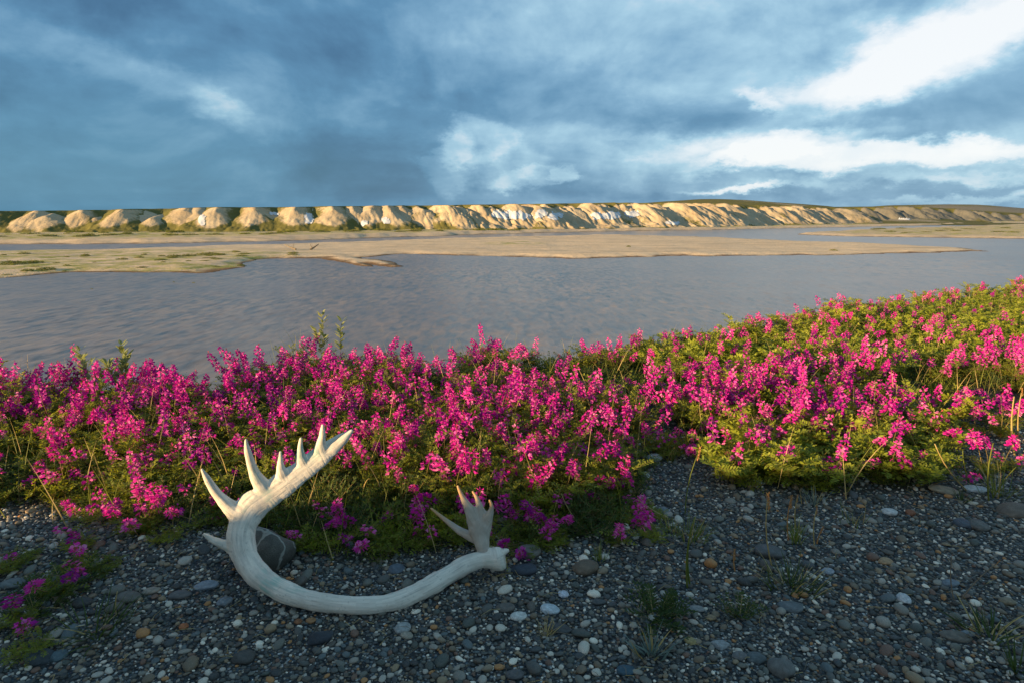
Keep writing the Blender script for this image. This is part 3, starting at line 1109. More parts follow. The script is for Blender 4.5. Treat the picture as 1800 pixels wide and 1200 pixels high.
# (px, py, world y, width in px, thickness ratio)
BEAM = [(887, 981, 1.862, 30.7, .95), (880, 982, 1.862, 39.1, .95), (870, 981, 1.859, 40.0, .95), (858, 981, 1.855, 33.5, .95), (846, 983, 1.85, 30.7, .95), (822, 991, 1.83, 31.6, .95), (798, 1004, 1.80, 32.6, .95), (771, 1020, 1.76, 33.5, .95), (744, 1035, 1.722, 33.5, .95),
        (691, 1057, 1.672, 31.6, .95), (638, 1063, 1.650, 30.7, .95), (584, 1060, 1.655, 31.6, .95), (531, 1050, 1.670, 34.4, .95), (478, 1028, 1.70, 38.1, .9),
        (446, 1001, 1.73, 41.9, .85), (428, 969, 1.76, 45.6, .78), (424, 937, 1.785, 48.4, .68)]
PALM = [(431, 910, 1.805, 54, .52), (443, 891, 1.822, 54, .40), (465, 875, 1.84, 49, .34), (495, 853, 1.867, 45, .32), (524, 832, 1.892, 41, .32), (551, 811, 1.917, 38, .34),
        (575, 792, 1.937, 34, .38), (594, 777, 1.952, 26, .5), (608, 766, 1.963, 17, .75), (620, 755, 1.972, 6, 1)]
TINES = [
    [(424, 966, 1.77, 40, .7), (412, 962, 1.768, 30, .8), (401, 958, 1.765, 21, .9), (388, 954, 1.76, 16, 1), (374, 948, 1.755, 12, 1), (365, 942, 1.75, 9, 1), (357, 937, 1.745, 4, 1)],
    [(440, 922, 1.81, 62, .36), (425, 906, 1.808, 48, .45), (411, 896, 1.806, 31, .7), (397, 884, 1.803, 22, .9), (383, 869, 1.797, 18, 1), (371, 852, 1.787, 15, 1), (362, 837, 1.777, 11, 1), (354, 823, 1.767, 4, 1)],
    [(482, 880, 1.85, 50, .28), (469, 864, 1.85, 38, .4), (459, 850, 1.85, 27, .65), (450, 836, 1.848, 21, .9), (443, 819, 1.842, 16, 1), (438, 802, 1.834, 13, 1), (434, 786, 1.825, 10, 1), (432, 771, 1.815, 4, 1)],
    [(506, 850, 1.876, 44, .25), (499, 837, 1.876, 30, .38), (494, 823, 1.874, 15, .75), (493, 812, 1.872, 10, 1), (493, 803, 1.87, 8, 1), (493, 792, 1.867, 4, 1)],
    [(542, 826, 1.905, 44, .25), (535, 815, 1.906, 32, .36), (529, 802, 1.905, 18, .72), (528, 790, 1.902, 12, 1), (528, 780, 1.899, 9, 1), (529, 768, 1.895, 4, 1)],
    [(572, 806, 1.928, 42, .28), (566, 793, 1.93, 32, .36), (564, 780, 1.93, 20, .68), (566, 768, 1.927, 13, 1), (567, 757, 1.924, 10, 1), (567, 745, 1.92, 4, 1)],
]
BROW = [(853, 980, 1.862, 21, .95), (849, 964, 1.875, 23, .85), (846, 947, 1.89, 31, .55), (844, 930, 1.905, 41, .44), (843, 915, 1.92, 46, .40), (842, 905, 1.928, 42, .36), (842, 897, 1.932, 28, .4)]
BTINES = [
    [(840, 920, 1.912, 34, .34), (830, 902, 1.922, 24, .5), (819, 884, 1.928, 13, .8), (811, 869, 1.93, 9, 1), (804, 852, 1.93, 4, 1)],
    [(845, 908, 1.922, 30, .34), (843, 896, 1.93, 18, .6), (841, 883, 1.937, 10, .9), (837, 872, 1.94, 7, 1), (830, 862, 1.943, 4, 1)],
    [(849, 924, 1.912, 32, .36), (857, 910, 1.915, 19, .6), (863, 897, 1.917, 10, .9), (864, 887, 1.917, 7, 1), (860, 877, 1.917, 4, 1)],
    [(845, 946, 1.895, 28, .55), (828, 941, 1.912, 20, .7), (810, 933, 1.94, 14, .9), (792, 920, 1.97, 10, 1), (774, 906, 2.0, 7, 1), (757, 892, 2.03, 4, 1)],
]
WEBS = [[(843, 918, 1.916, 30, .28), (837, 902, 1.925, 28, .28), (834, 891, 1.93, 20, .3)], [(848, 924, 1.914, 26, .3), (852, 912, 1.918, 22, .32), (853, 906, 1.92, 14, .4)]]
BURRS = [[(880, 972, 1.862, 16, 1), (888, 968, 1.864, 11, 1), (895, 966, 1.866, 5, 1)], [(868, 994, 1.855, 16, 1), (866, 1001, 1.855, 10, 1), (866, 1005, 1.855, 4, 1)],
         [(872, 966, 1.862, 16, 1), (871, 961, 1.864, 8, 1)], [(884, 993, 1.858, 14, 1), (888, 997, 1.858, 6, 1)]]


def resample(path, n):
    P_ = [on_ya(t) for t in path]
    Rr = [t[3] * .5 * depth_of(p) / F for t, p in zip(path, P_)]
    Q = [t[4] for t in path]
    out = []
    m = len(P_)
    for j in range(n):
        f = j / (n - 1) * (m - 1)
        i = min(int(f), m - 2)
        t = f - i
        p0, p1, p2, p3 = P_[max(i - 1, 0)], P_[i], P_[i + 1], P_[min(i + 2, m - 1)]
        c = 0.5 * ((2 * p1) + (p2 - p0) * t + (2 * p0 - 5 * p1 + 4 * p2 - p3) * t * t + (3 * p1 - p0 - 3 * p2 + p3) * t ** 3)
        out.append((c, Rr[i] * (1 - t) + Rr[i + 1] * t, Q[i] * (1 - t) + Q[i + 1] * t))
    return out


def antler():
    bm = bmesh.new()
    centre = []                                # (x,y,z,part,along,side axis,t)
    defs = [('beam', BEAM + PALM, 130, 0), ('palm', PALM, 0, 0)] + [('tine', t, 24, 0) for t in TINES] + [('brow_palm', BROW, 20, 1)] + [('brow_palm', w_, 12, 1) for w_ in WEBS] + [('brow_tine', t, 20, 1) for t in BTINES]
    defs += [('burr', b_, 6, 0) for b_ in BURRS]
    split = int(130 * (len(BEAM) + .3) / (len(BEAM) + len(PALM) - 1))
    camv = Vector((0, 0, CAM_Z))
    sides = 16
    arc = 0.0
    for pi, (nm, path, n, old) in enumerate(defs):
        if n == 0:
            continue
        rs = resample(path, n)
        rings = []
        s_ = 0.0
        for i, (c, r, q) in enumerate(rs):
            a = rs[max(i - 1, 0)][0]; b = rs[min(i + 1, n - 1)][0]
            t = (b - a).normalized()
            d = (c - camv).normalized()
            wide = t.cross(d).normalized()
            thin = wide.cross(t).normalized()
            if i: s_ += (c - rs[i - 1][0]).length
            wob = 1 + .035 * math.sin(s_ * 55 + pi) + .02 * math.sin(s_ * 131 + 2 * pi)
            ring = [bm.verts.new(c + (wide * math.cos(g) * r + thin * math.sin(g) * max(r * q, min(r, .0035))) * wob) for g in [2 * math.pi * k / sides for k in range(sides)]]
            rings.append(ring)
            centre.append((c.x, c.y, c.z, 1 if pi == 0 and i > split else pi, s_ + pi * 0.7, wide.x, wide.y, wide.z, i / (n - 1), old))
        for i in range(n - 1):
            for k in range(sides):
                k2 = (k + 1) % sides
                bm.faces.new((rings[i][k], rings[i][k2], rings[i + 1][k2], rings[i + 1][k]))
        bm.faces.new(list(reversed(rings[0])))
        bm.faces.new(rings[-1])
    bmesh.ops.recalc_face_normals(bm, faces=bm.faces)
    me = bpy.data.meshes.new('antler_raw')
    bm.to_mesh(me); bm.free()
    tmp = link('antler_raw', me)
    md = tmp.modifiers.new('r', 'REMESH'); md.mode = 'VOXEL'; md.voxel_size = 0.0021; md.adaptivity = 0
    md2 = tmp.modifiers.new('s', 'SMOOTH'); md2.factor = .5; md2.iterations = 12
    dg = bpy.context.evaluated_depsgraph_get()
    ev = tmp.evaluated_get(dg)
    m2 = bpy.data.meshes.new_from_object(ev, preserve_all_data_layers=False, depsgraph=dg)
    bpy.data.objects.remove(tmp)
    nv = len(m2.vertices)
    co = np.empty(nv * 3, np.float32); m2.vertices.foreach_get('co', co); co = co.reshape(-1, 3).astype(float)
    no = np.empty(nv * 3, np.float32); m2.vertices.foreach_get('normal', no); no = no.reshape(-1, 3)
    nf = len(m2.polygons)
    lt = np.empty(nf, np.int32); m2.polygons.foreach_get('loop_total', lt)
    li = np.empty(len(m2.loops), np.int32); m2.loops.foreach_get('vertex_index', li)
    C_ = np.array([c[:3] for c in centre]); rest = np.array([c[3:] for c in centre])
    near = np.empty(nv, int)
    for k in range(0, nv, 4000):
        near[k:k + 4000] = np.argmin(((co[k:k + 4000, None, :] - C_[None]) ** 2).sum(2), 1)
    part = rest[near, 0].astype(int)
    along = rest[near, 1]
    across = ((co - C_[near]) * rest[near, 2:5]).sum(1)
    grain = np.abs(fbm(along * 9, across * 150, 3, 201)) * 2
    lump = fbm(co[:, 0] * 22 + co[:, 2] * 9, co[:, 1] * 22 + co[:, 2] * 22, 3, 203)
    thick = np.clip(np.linalg.norm(co - C_[near], axis=1) / .03, .15, 1)
    co = co + no * ((-.0015 * grain + .0048 * lump) * thick)[:, None]
    m2.vertices.foreach_set('co', co.astype(np.float32).ravel()); m2.update()
    no2 = np.empty(nv * 3, np.float32); m2.vertices.foreach_get('normal', no2); no = no2.reshape(-1, 3)
    tip = sstep(.45, 1.0, rest[near, 5]) * np.array([0 if defs[k][0] in ('beam', 'burr', 'brow_palm', 'palm') else 1 for k in range(len(defs))])[part]
    old = rest[near, 6] * 0.85
    old = np.maximum(old, 0)
    root = empty('antler', (float(on_ya(BEAM[9]).x), 1.65, 0.0))
    tag(root, 'pale weathered caribou antler with curved beam and pronged palm lying on the gravel', 'antler')
    loc = np.array(root.location)
    starts = np.concatenate([[0], np.cumsum(lt)[:-1]])
    fpart = part[li[starts]]
    brow_obj = None
    objs = {}
    order = list(range(len(defs)))
    for pi in order:
        fs = np.where(fpart == pi)[0]
        if len(fs) < 4:
            continue
        used = np.unique(np.concatenate([li[starts[f]:starts[f] + lt[f]] for f in fs]))
        rm = -np.ones(nv, int); rm[used] = np.arange(len(used))
        pm = bpy.data.meshes.new(defs[pi][0])
        pm.from_pydata((co[used] - loc).tolist(), [], [rm[li[starts[f]:starts[f] + lt[f]]].tolist() for f in fs])
        pm.polygons.foreach_set('use_smooth', [True] * len(fs))
        pm.materials.append(M['antler'])
        for an, arr in (('along', along), ('across', across), ('tip', tip), ('old', old)):
            at = pm.attributes.new(an, 'FLOAT', 'POINT'); at.data.foreach_set('value', arr[used].astype(np.float32))
        pm.normals_split_custom_set_from_vertices([tuple(v) for v in no[used].tolist()])
        nm = defs[pi][0]
        par = root
        if nm == 'brow_tine':
            par, nm = objs.get('brow_palm', root), 'tine'
        elif nm == 'tine':
            par = objs.get('palm', root)
        elif nm == 'burr':
            par = objs.get('beam', root)
            nm = 'burr_knob'
        if nm == 'brow_palm' and 'brow_palm' in objs:
            par, nm = objs['brow_palm'], 'web'
        o = link(nm, pm, par)
        objs.setdefault(defs[pi][0], o)
    if 'brow_palm' in objs:
        objs['brow_palm']['label'] = 'smaller greyish brow palm with brown pointed tines'
    return root


antler()

# ---------------------------------------------------------------- gravel
def pebble_mesh(name, seed, mats, angular=False, sub=2):
    r = random.Random(seed)
    bm = bmesh.new()
    bmesh.ops.create_icosphere(bm, subdivisions=sub, radius=1.0)
    cuts = [unit(rvec(r)) for _ in range(6 if angular else 4)]
    lim = [r.uniform(.62, .85) if angular else r.uniform(.74, .93) for _ in cuts]
    off = rvec(r) * 5
    from mathutils import noise as mn
    for v in bm.verts:
        p = v.co.copy()
        for c, l in zip(cuts, lim):
            d = p.dot(c)
            if d > l:
                p -= c * (d - l) * (.85 if angular else .6)
        p *= 1 + .10 * mn.noise(p * 1.4 + off)
        v.co = p
    me = bpy.data.meshes.new(name)
    bm.to_mesh(me); bm.free()
    me.polygons.foreach_set('use_smooth', [True] * len(me.polygons))
    for m in mats:
        me.materials.append(m)
    return me


PEBS = [pebble_mesh('pebble', 300 + i, [M['pebble']], i % 2 == 1) for i in range(12)]
PEBS_S = [pebble_mesh('small_pebble', 320 + i, [M['pebble_fine']], i % 3 == 2, 1) for i in range(7)]

COBBLES = [  # px, py (centre), width, height in px, colour, angular, label
    (1030, 990, 42, 28, (.155, .115, .075), 0, 'smooth tan brown cobble with a grass tuft at its right side'),
    (930, 962, 40, 26, (.16, .14, .11), 0, 'rounded greyish tan cobble just behind the sawn end of the antler'),
    (1352, 962, 48, 27, (.105, .105, .10), 0, 'large oval grey cobble at the foot of the brown seed stalks'),
    (920, 994, 48, 22, (.045, .055, .07), 1, 'flat dark slate stone right of the antler base'),
    (967, 1065, 32, 18, (.50, .55, .56), 0, 'oblong pale bluish white pebble in front of the tan brown cobble'),
    (912, 1078, 28, 16, (.60, .58, .52), 0, 'smooth white oval pebble right of the antler beam'),
    (708, 1098, 26, 20, (.33, .34, .32), 0, 'light grey rounded pebble just below the antler beam'),
    (715, 1112, 20, 14, (.34, .29, .22), 0, 'small buff pebble touching a light grey one below the antler'),
    (888, 1063, 32, 18, (.13, .115, .095), 0, 'brownish grey flat pebble near the right end of the antler beam'),
    (1372, 1162, 40, 46, (.15, .15, .135), 1, 'upright grey slab stone at the bottom edge right of centre'),
    (1328, 1150, 32, 20, (.10, .12, .12), 0, 'dark greenish grey cobble left of the upright slab stone'),
    (1300, 1148, 24, 18, (.16, .155, .145), 0, 'grey brown round pebble in the bottom foreground'),
    (1390, 1060, 42, 22, (.14, .155, .155), 1, 'grey flat stone below the dark green tuft'),
    (1265, 1127, 30, 20, (.30, .31, .30), 1, 'light grey angular stone in the open foreground gravel'),
    (1213, 1122, 19, 13, (.36, .27, .11), 0, 'small mustard yellow pebble beside the silvery tuft'),
    (1556, 982, 24, 14, (.40, .25, .13), 0, 'orange tan pebble on the open gravel at right'),
    (1588, 1046, 20, 24, (.55, .56, .55), 1, 'white angular pebble standing on edge at right'),
    (1563, 895, 23, 15, (.55, .53, .49), 0, 'white rounded pebble in front of the sunlit clump'),
    (1600, 897, 16, 17, (.26, .10, .045), 1, 'rust brown pebble right of a white one'),
    (1720, 918, 32, 22, (.13, .12, .10), 0, 'grey brown cobble below the right hand grass'),
    (1692, 915, 26, 18, (.075, .085, .10), 0, 'slate grey cobble left of a grey brown cobble at right'),
    (1715, 855, 40, 13, (.50, .52, .52), 0, 'long flat whitish stone at the right edge of the sunlit clump'),
    (1658, 858, 48, 12, (.30, .24, .16), 0, 'long flat buff stone below the right side of the sunlit clump'),
    (1781, 890, 52, 26, (.16, .12, .085), 0, 'wide brownish flat stone at the right frame edge under straw'),
    (1335, 844, 20, 9, (.52, .52, .50), 0, 'small white flat stone at the left foot of the sunlit clump'),
    (22, 1020, 38, 22, (.15, .16, .15), 0, 'broad grey cobble at the far left edge'),
    (226, 1043, 42, 22, (.14, .125, .10), 0, 'brownish grey flat cobble left of the antler bend'),
    (266, 1034, 28, 14, (.30, .24, .18), 0, 'buff oval pebble between two grey cobbles left of the antler'),
    (316, 1040, 38, 17, (.13, .12, .11), 0, 'flat grey brown cobble close to the left of the boulder'),
    (362, 1024, 40, 18, (.24, .27, .30), 1, 'pale blue grey flat stone at the foot of the boulder'),
    (72, 1147, 46, 28, (.05, .06, .065), 0, 'dark slate cobble in the lower left corner'),
    (103, 1147, 28, 20, (.10, .14, .15), 0, 'blue green cobble beside the dark slate one at lower left'),
    (323, 1097, 15, 12, (.38, .13, .045), 0, 'small bright orange pebble left of the antler bend'),
    (546, 1087, 18, 11, (.36, .18, .075), 0, 'orange pebble tucked under the antler beam'),
    (524, 1089, 13, 10, (.25, .10, .04), 0, 'rust pebble tucked under the antler beam beside an orange one'),
    (561, 1112, 48, 26, (.035, .042, .05), 1, 'dark slate slab in the gravel below the antler beam'),
    (430, 1148, 40, 26, (.075, .07, .06), 1, 'dark brown angular stone at the bottom below the antler bend'),
    (697, 995, 26, 18, (.11, .135, .16), 1, 'bluish slate stone inside the curve of the antler'),
    (395, 1052, 24, 16, (.20, .215, .225), 0, 'grey blue mottled pebble under the antler bend'),
    (990, 1040, 18, 13, (.55, .56, .60), 0, 'lavender white pebble in the gravel below the tan brown cobble'),
    (1224, 1066, 26, 12, (.28, .27, .25), 0, 'pale grey flat pebble behind the yellow pebble'),
    (1455, 1000, 20, 12, (.32, .34, .36), 0, 'pale bluish pebble right of the dark green tuft'),
    (1700, 1110, 22, 12, (.26, .28, .29), 0, 'pale grey oblong pebble at lower right'),
    (1670, 1020, 26, 15, (.17, .20, .22), 0, 'blue grey pebble on the right hand gravel'),
    (1770, 1052, 24, 16, (.23, .18, .11), 0, 'tan pebble near the right edge of the gravel'),
    (1680, 1112, 46, 20, (.16, .14, .11), 0, 'long brownish grey stone at lower right'),
    (905, 1180, 30, 18, (.11, .105, .1), 0, 'dark grey cobble at the bottom centre'),
    (1100, 1172, 32, 20, (.05, .10, .13), 0, 'deep blue cobble at the bottom edge'),
    (985, 1100, 40, 16, (.07, .07, .066), 1, 'long dark flat stone left of the green herb tuft'),
    (1150, 800, 26, 17, (.34, .34, .31), 0, 'pale stone in the dark gap of gravel between the flower clumps'),
    (1132, 832, 20, 14, (.40, .40, .38), 1, 'whitish angular stone in the gravel gap below a pale stone'),
    (1098, 884, 20, 15, (.32, .34, .34), 0, 'pale grey stone at the front of the gravel gap'),
    (1166, 893, 18, 17, (.17, .19, .2), 0, 'round grey blue stone in the gravel gap'),
]

occ_res = 0.002
OX0, OY0, OX1, OY1 = -3.2, 1.25, 3.6, 4.1
occ = np.zeros((int((OY1 - OY0) / occ_res) + 1, int((OX1 - OX0) / occ_res) + 1), bool)


def occ_try(x, y, r, lim):
    i0 = int((y - r - OY0) / occ_res); i1 = int((y + r - OY0) / occ_res) + 1
    j0 = int((x - r - OX0) / occ_res); j1 = int((x + r - OX0) / occ_res) + 1
    if i0 < 0 or j0 < 0 or i1 >= occ.shape[0] or j1 >= occ.shape[1]:
        return False
    s = occ[i0:i1, j0:j1]
    if s.mean() > lim:
        return False
    q = int((i1 - i0) * .13)
    occ[i0 + q:i1 - q, j0 + q:j1 - q] = True
    return True


for k, (px, py, w, h, col, ang, label) in enumerate(COBBLES):
    p = ground_at(px, py + h * .38)
    d = depth_of(p)
    rx = w * .5 * d / F
    dep = PITCH + math.atan((py - CY) / F)
    rz = max(min(h * .5 * d / F * .80, rx * .95), rx * .28)
    ry = max(min((h * .5 * d / F - rz * math.cos(dep) * .6) / max(math.sin(dep), .3) * 1.2, rx * 1.1), rx * .55)
    me = pebble_mesh('river_stone', 500 + k, [stone_mat('stone', col)], bool(ang), 3)
    o = link('river_stone', me)
    o.location = p + Vector((0, 0, rz * .30))
    o.rotation_euler = (random.uniform(-.12, .12), random.uniform(-.18, .18), random.uniform(-.25, .25))
    o.scale = (rx * 1.12, ry * 1.1, rz * 1.05)
    tag(o, label, 'stone')
    occ_try(p.x, p.y, max(rx, ry), 1.1)

# boulder that props the antler
me = pebble_mesh('boulder', 777, [stone_mat('boulder_stone', (.10, .095, .078), True)], True, 4)
p = on_z(444, 1020, 0.0)
bo = link('boulder', me)
bo.location = (p.x, p.y + .08, 0.062)
bo.scale = (.110, .078, .092)
bo.rotation_euler = (.1, -.12, .4)
tag(bo, 'dark grey boulder with a thin pale vein propping up the antler bend', 'boulder')
occ_try(p.x, p.y + .05, .09, 1.1)


def gravel_points(n, r0, r1, lim, ymax, power=1.5):
    out = []
    r = random.Random(int(r0 * 1e5))
    xs = rng.uniform(OX0, OX1, n); ys = OY0 + (OY1 - OY0) * rng.random(n) ** 1.25
    zz_ = ground_z(xs, ys)
    ppx, ppy = project(xs, ys, zz_)
    inbed = in_poly(ppx, ppy, BED)
    bed_keep = rng.random(n) < np.where(inbed, np.where(ppx > 1040, .55, .30), 1.0)
    patch = fbm(xs * 2.6, ys * 2.6, 3, 77)
    if r0 > .006:
        bed_keep &= rng.random(n) < np.clip(.95 + 2.2 * patch, .35, 1)
    ok = (ppx > -50) & (ppx < 1850) & (ppy < 1245) & (ys < ymax) & bed_keep
    u = rng.random(n) ** power
    for i in np.where(ok)[0]:
        rad = r0 + (r1 - r0) * u[i]
        if occ_try(xs[i], ys[i], rad, lim):
            out.append((xs[i], ys[i], zz_[i], rad))
    return np.array(out)


def stone_shape(n):
    el_ = rng.uniform(1.0, 1.55, n)
    return np.stack([el_, np.ones(n), rng.uniform(.5, .85, n)], 1)


big = gravel_points(2400, .0115, .022, .10, 3.3, 2.4)
order = np.argsort(-big[:, 3])
PART_N = 300
for k in order[:PART_N]:
    x, y, z, rad = big[k]
    o = link('pebble', PEBS[k % len(PEBS)], ground)
    s = stone_shape(1)[0] * rad
    o.location = (x, y, z + s[2] * .35)
    o.scale = s
    o.rotation_euler = (rng.normal(0, .16), rng.normal(0, .16), rng.uniform(0, 6.28))
rest_big = big[order[PART_N:]]
mid = gravel_points(34000, .0055, .0115, .14, 3.6, 1.9)
fine = gravel_points(80000, .0036, .0064, .28, 3.4, 1.3)
tiny = gravel_points(70000, .0022, .0037, .45, 2.4, 1.0)
for nm, A, pro in (('gravel', np.concatenate([rest_big, mid]), PEBS), ('fine_gravel', np.concatenate([fine, tiny]), PEBS_S)):
    n = len(A)
    s = stone_shape(n) * A[:, 3:4]
    Pp = A[:, :3].copy()
    Pp[:, 2] += s[:, 2] * rng.uniform(.15, .6, n)
    R_ = np.stack([rng.normal(0, .22, n), rng.normal(0, .22, n), rng.uniform(0, 6.28, n)], 1)
    scatter(nm, pro, Pp, R_, s, rng.integers(0, len(pro), n))
print('pebbles', len(big), len(mid), len(fine), len(tiny))

# ---------------------------------------------------------------- flower bed
def poisson(n, rad_fn, x0, x1, y0, y1, seed):
    r = np.random.default_rng(seed)
    xs = r.uniform(x0, x1, n); ys = r.uniform(y0, y1, n)
    kept = []
    cell = {}
    for x, y in zip(xs, ys):
        rd = rad_fn(x, y)
        k = (int(x // .3), int(y // .3))
        bad = False
        for a in (-1, 0, 1):
            for b in (-1, 0, 1):
                for (u, v) in cell.get((k[0] + a, k[1] + b), ()):
                    if (u - x) ** 2 + (v - y) ** 2 < rd * rd:
                        bad = True
        if not bad:
            cell.setdefault(k, []).append((x, y))
            kept.append((x, y))
    return np.array(kept)


cand = poisson(14000, lambda x, y: .125 + .015 * max(y - 2.5, 0), -6, 10, 1.7, 11.5, 5)
d_edge = cand[:, 1] - edge_y(cand[:, 0])
cz = ground_z(cand[:, 0], cand[:, 1])
cpx, cpy = project(cand[:, 0], cand[:, 1], cz)
sdb = sdist(np.clip(cpx, -850, 2250), np.clip(cpy, 390, 2000), BED)
ok = (d_edge < .12) & (sdb > 0)
GAP = [(1540, 690), (1700, 670), (1800, 700), (1860, 745), (1700, 770), (1660, 760)]
ok &= ~(in_poly(cpx, cpy, GAP) & (rng.random(len(cand)) < .8))
GAP2 = [(1110, 700), (1230, 690), (1260, 780), (1200, 790), (1110, 820)]
cand, cz, cpx, cpy, sdb, d_edge = cand[ok], cz[ok], cpx[ok], cpy[ok], sdb[ok], d_edge[ok]
hx, hy = project(cand[:, 0], cand[:, 1], cz + .25)
inframe = (hx > -30) & (hx < 1830) & (cpy > 0)
dist = np.hypot(cand[:, 0], cand[:, 1])


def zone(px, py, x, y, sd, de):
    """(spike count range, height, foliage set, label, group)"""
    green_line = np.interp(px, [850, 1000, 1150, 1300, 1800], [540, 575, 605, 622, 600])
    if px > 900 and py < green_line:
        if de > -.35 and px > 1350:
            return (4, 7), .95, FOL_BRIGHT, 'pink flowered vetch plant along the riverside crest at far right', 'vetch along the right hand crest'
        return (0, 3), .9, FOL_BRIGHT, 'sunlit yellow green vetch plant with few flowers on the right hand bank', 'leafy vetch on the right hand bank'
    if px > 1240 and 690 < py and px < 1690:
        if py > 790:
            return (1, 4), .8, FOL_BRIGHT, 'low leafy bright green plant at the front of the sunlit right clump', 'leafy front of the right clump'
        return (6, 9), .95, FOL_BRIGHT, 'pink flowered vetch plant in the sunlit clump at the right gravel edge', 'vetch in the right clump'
    if px > 1240:
        return (5, 9), .95, FOL, 'magenta vetch plant behind the sunlit right hand clump', 'vetch behind the right clump'
    if de > -.30:
        return (7, 10), 1.0, FOL, 'magenta vetch plant on the river edge of the flower bed', 'vetch on the river edge'
    if 480 < px < 640 and 790 < py < 870:
        return (0, 2), .6, FOL_LOW, 'low green plant with few flowers right behind the antler palm', 'leafy patch behind the antler palm'
    if sd < 40:
        lab = ('short magenta vetch plant at the gravel edge left of the antler' if px < 360 else
               'short magenta vetch plant at the gravel edge behind the antler beam' if px < 760 else
               'short magenta vetch plant at the gravel edge right of the small brow tines')
        return (5, 9), .62, FOL_LOW, lab, 'short vetch at the gravel edge'
    if px < 380:
        return (5, 8), .9, FOL, 'magenta vetch plant inside the thick bed left of the antler', 'vetch left of the antler'
    if px < 760:
        return (5, 8), .9, FOL, 'magenta vetch plant inside the thick bed behind the antler', 'vetch behind the antler'
    return (6, 9), .95, FOL, 'magenta vetch plant inside the densest middle of the flower bed', 'vetch in the middle of the bed'


COLS = [(120, 'at the left frame edge'), (260, 'below the bushy willow sprig'), (360, 'below the notch in the river edge'), (480, "above the antler's left tines"),
        (640, 'above the antler palm'), (760, 'between antler palm and brow tines'), (880, 'above the small brow tines'), (1000, 'right of the brow tines'),
        (1120, 'left of the gravel gap'), (1250, 'behind the gravel gap'), (1400, "in line with the sunlit clump's left"), (1550, "in line with the sunlit clump's middle"),
        (1690, "in line with the sunlit clump's right"), (9999, 'at the right frame edge')]
ORD = ['first', 'second', 'third', 'fourth', 'fifth', 'sixth', 'seventh', 'eighth', 'ninth', 'tenth', 'eleventh', 'twelfth']
NUM = ['no', 'one', 'two', 'three', 'four', 'five', 'six', 'seven', 'eight', 'nine', 'ten']


def plant_labels(recs):
    # recs: (key, head px, distance, spike count, kind word); rows counted from the front, places from the left
    out = {}
    lo = -9999
    for hi_, where in COLS:
        col = sorted([q for q in recs if lo <= q[1] < hi_], key=lambda q: q[2])
        lo = hi_
        for row in range(0, len(col), 6):
            for j, q in enumerate(sorted(col[row:row + 6], key=lambda q: q[1])):
                heads = 'leafy' if q[3] == 0 else NUM[min(q[3], 10)] + '-headed'
                out[q[0]] = '%s %s vetch, %s from left in %s row %s' % (heads, q[4], ORD[j], ORD[row // 6], where)
    return out


rp = random.Random(21)
idx_in = np.where(inframe)[0]
idx_in = idx_in[np.argsort(dist[idx_in])]
indiv = set(idx_in[:330].tolist())
# whole plants as single meshes for the far end of the bank and beyond the frame
def whole_plant(name, seed, fol, nsp, hs):
    r = random.Random(seed)
    bm = bmesh.new()
    mats = [M['petal'], M['stalk'], M['petal_pale'], M['bud'], M['leaf'], M['leaf_bright']]
    look = {m.name: i for i, m in enumerate(mats)}

    def put(me, mat4):
        n0 = len(bm.verts); f0 = len(bm.faces)
        bm.from_mesh(me)
        bm.verts.ensure_lookup_table(); bm.faces.ensure_lookup_table()
        for v in bm.verts[n0:]:
            v.co = mat4 @ v.co
        for f in bm.faces[f0:]:
            f.material_index = look[me.materials[f.material_index].name]
    put(fol, Matrix.Diagonal((1.1, 1.1, hs, 1)))
    for i in range(nsp):
        g = r.uniform(0, 6.28)
        k = r.uniform(.85, 1.1)
        put(r.choice(SPK), Matrix.Translation((math.cos(g) * .04, math.sin(g) * .04, 0)) @ Matrix.Rotation(g, 4, 'Z') @ Matrix.Rotation(r.uniform(.05, .35), 4, 'Y') @ Matrix.Diagonal((k, k, k * hs, 1)))
    me = bpy.data.meshes.new(name)
    bm.to_mesh(me); bm.free()
    for m in mats:
        me.materials.append(m)
    return me


WP = [whole_plant('vetch', 400 + i, FOL_BRIGHT[i % 4], i, .95) for i in range(6)] + [whole_plant('vetch', 410 + i, FOL[i], 4 + i, .95) for i in range(4)]
sp_, sr_, ss_, si_ = [], [], [], []
recs, made = [], []
for i in range(len(cand)):
    x, y = cand[i]
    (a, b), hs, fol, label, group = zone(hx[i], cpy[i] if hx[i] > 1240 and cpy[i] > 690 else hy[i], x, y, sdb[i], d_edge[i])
    pt = float(fbm(np.array([x * 1.15]), np.array([y * 1.15]), 3, 123)[0])
    if hx[i] > 1240 and cpy[i] > 640:
        pt = .10 + .3 * pt
    elif hx[i] > 1240:
        pt = .5 * pt + .04
    if pt < -.13 and rp.random() < .55 and sdb[i] > 30:
        continue
    n = int(round(rp.randint(a, b) * min(max(.85 + 1.9 * pt, .25), 1.3)))
    hs = hs * min(max(1.0 + 1.2 * pt, .6), 1.2)
    if i in indiv:
        hv = hs * rp.uniform(.82, 1.15)
        recs.append((len(recs), hx[i], dist[i], n, 'green' if n == 0 else 'pink' if fol is FOL_BRIGHT else 'magenta'))
        made.append(vetch(Vector((x, y, cz[i] - .005)), label, group, n, hv, fol, rp.uniform(.85, 1.15), .58 if hs > .7 else .85, rp))
    else:
        sp_.append((x, y, cz[i] - .005)); sr_.append((0, 0, rp.uniform(0, 6.28)))
        k = rp.uniform(.8, 1.15)
        ss_.append((k, k, k * hs))
        si_.append(min(n, 5) if fol is FOL_BRIGHT else rp.randint(6, 9))
for i, lab in plant_labels(recs).items():
    made[i]['label'] = lab
scatter('distant_vetch', WP, sp_, sr_, ss_, si_)
print('plants', len(cand), 'in frame', len(idx_in))

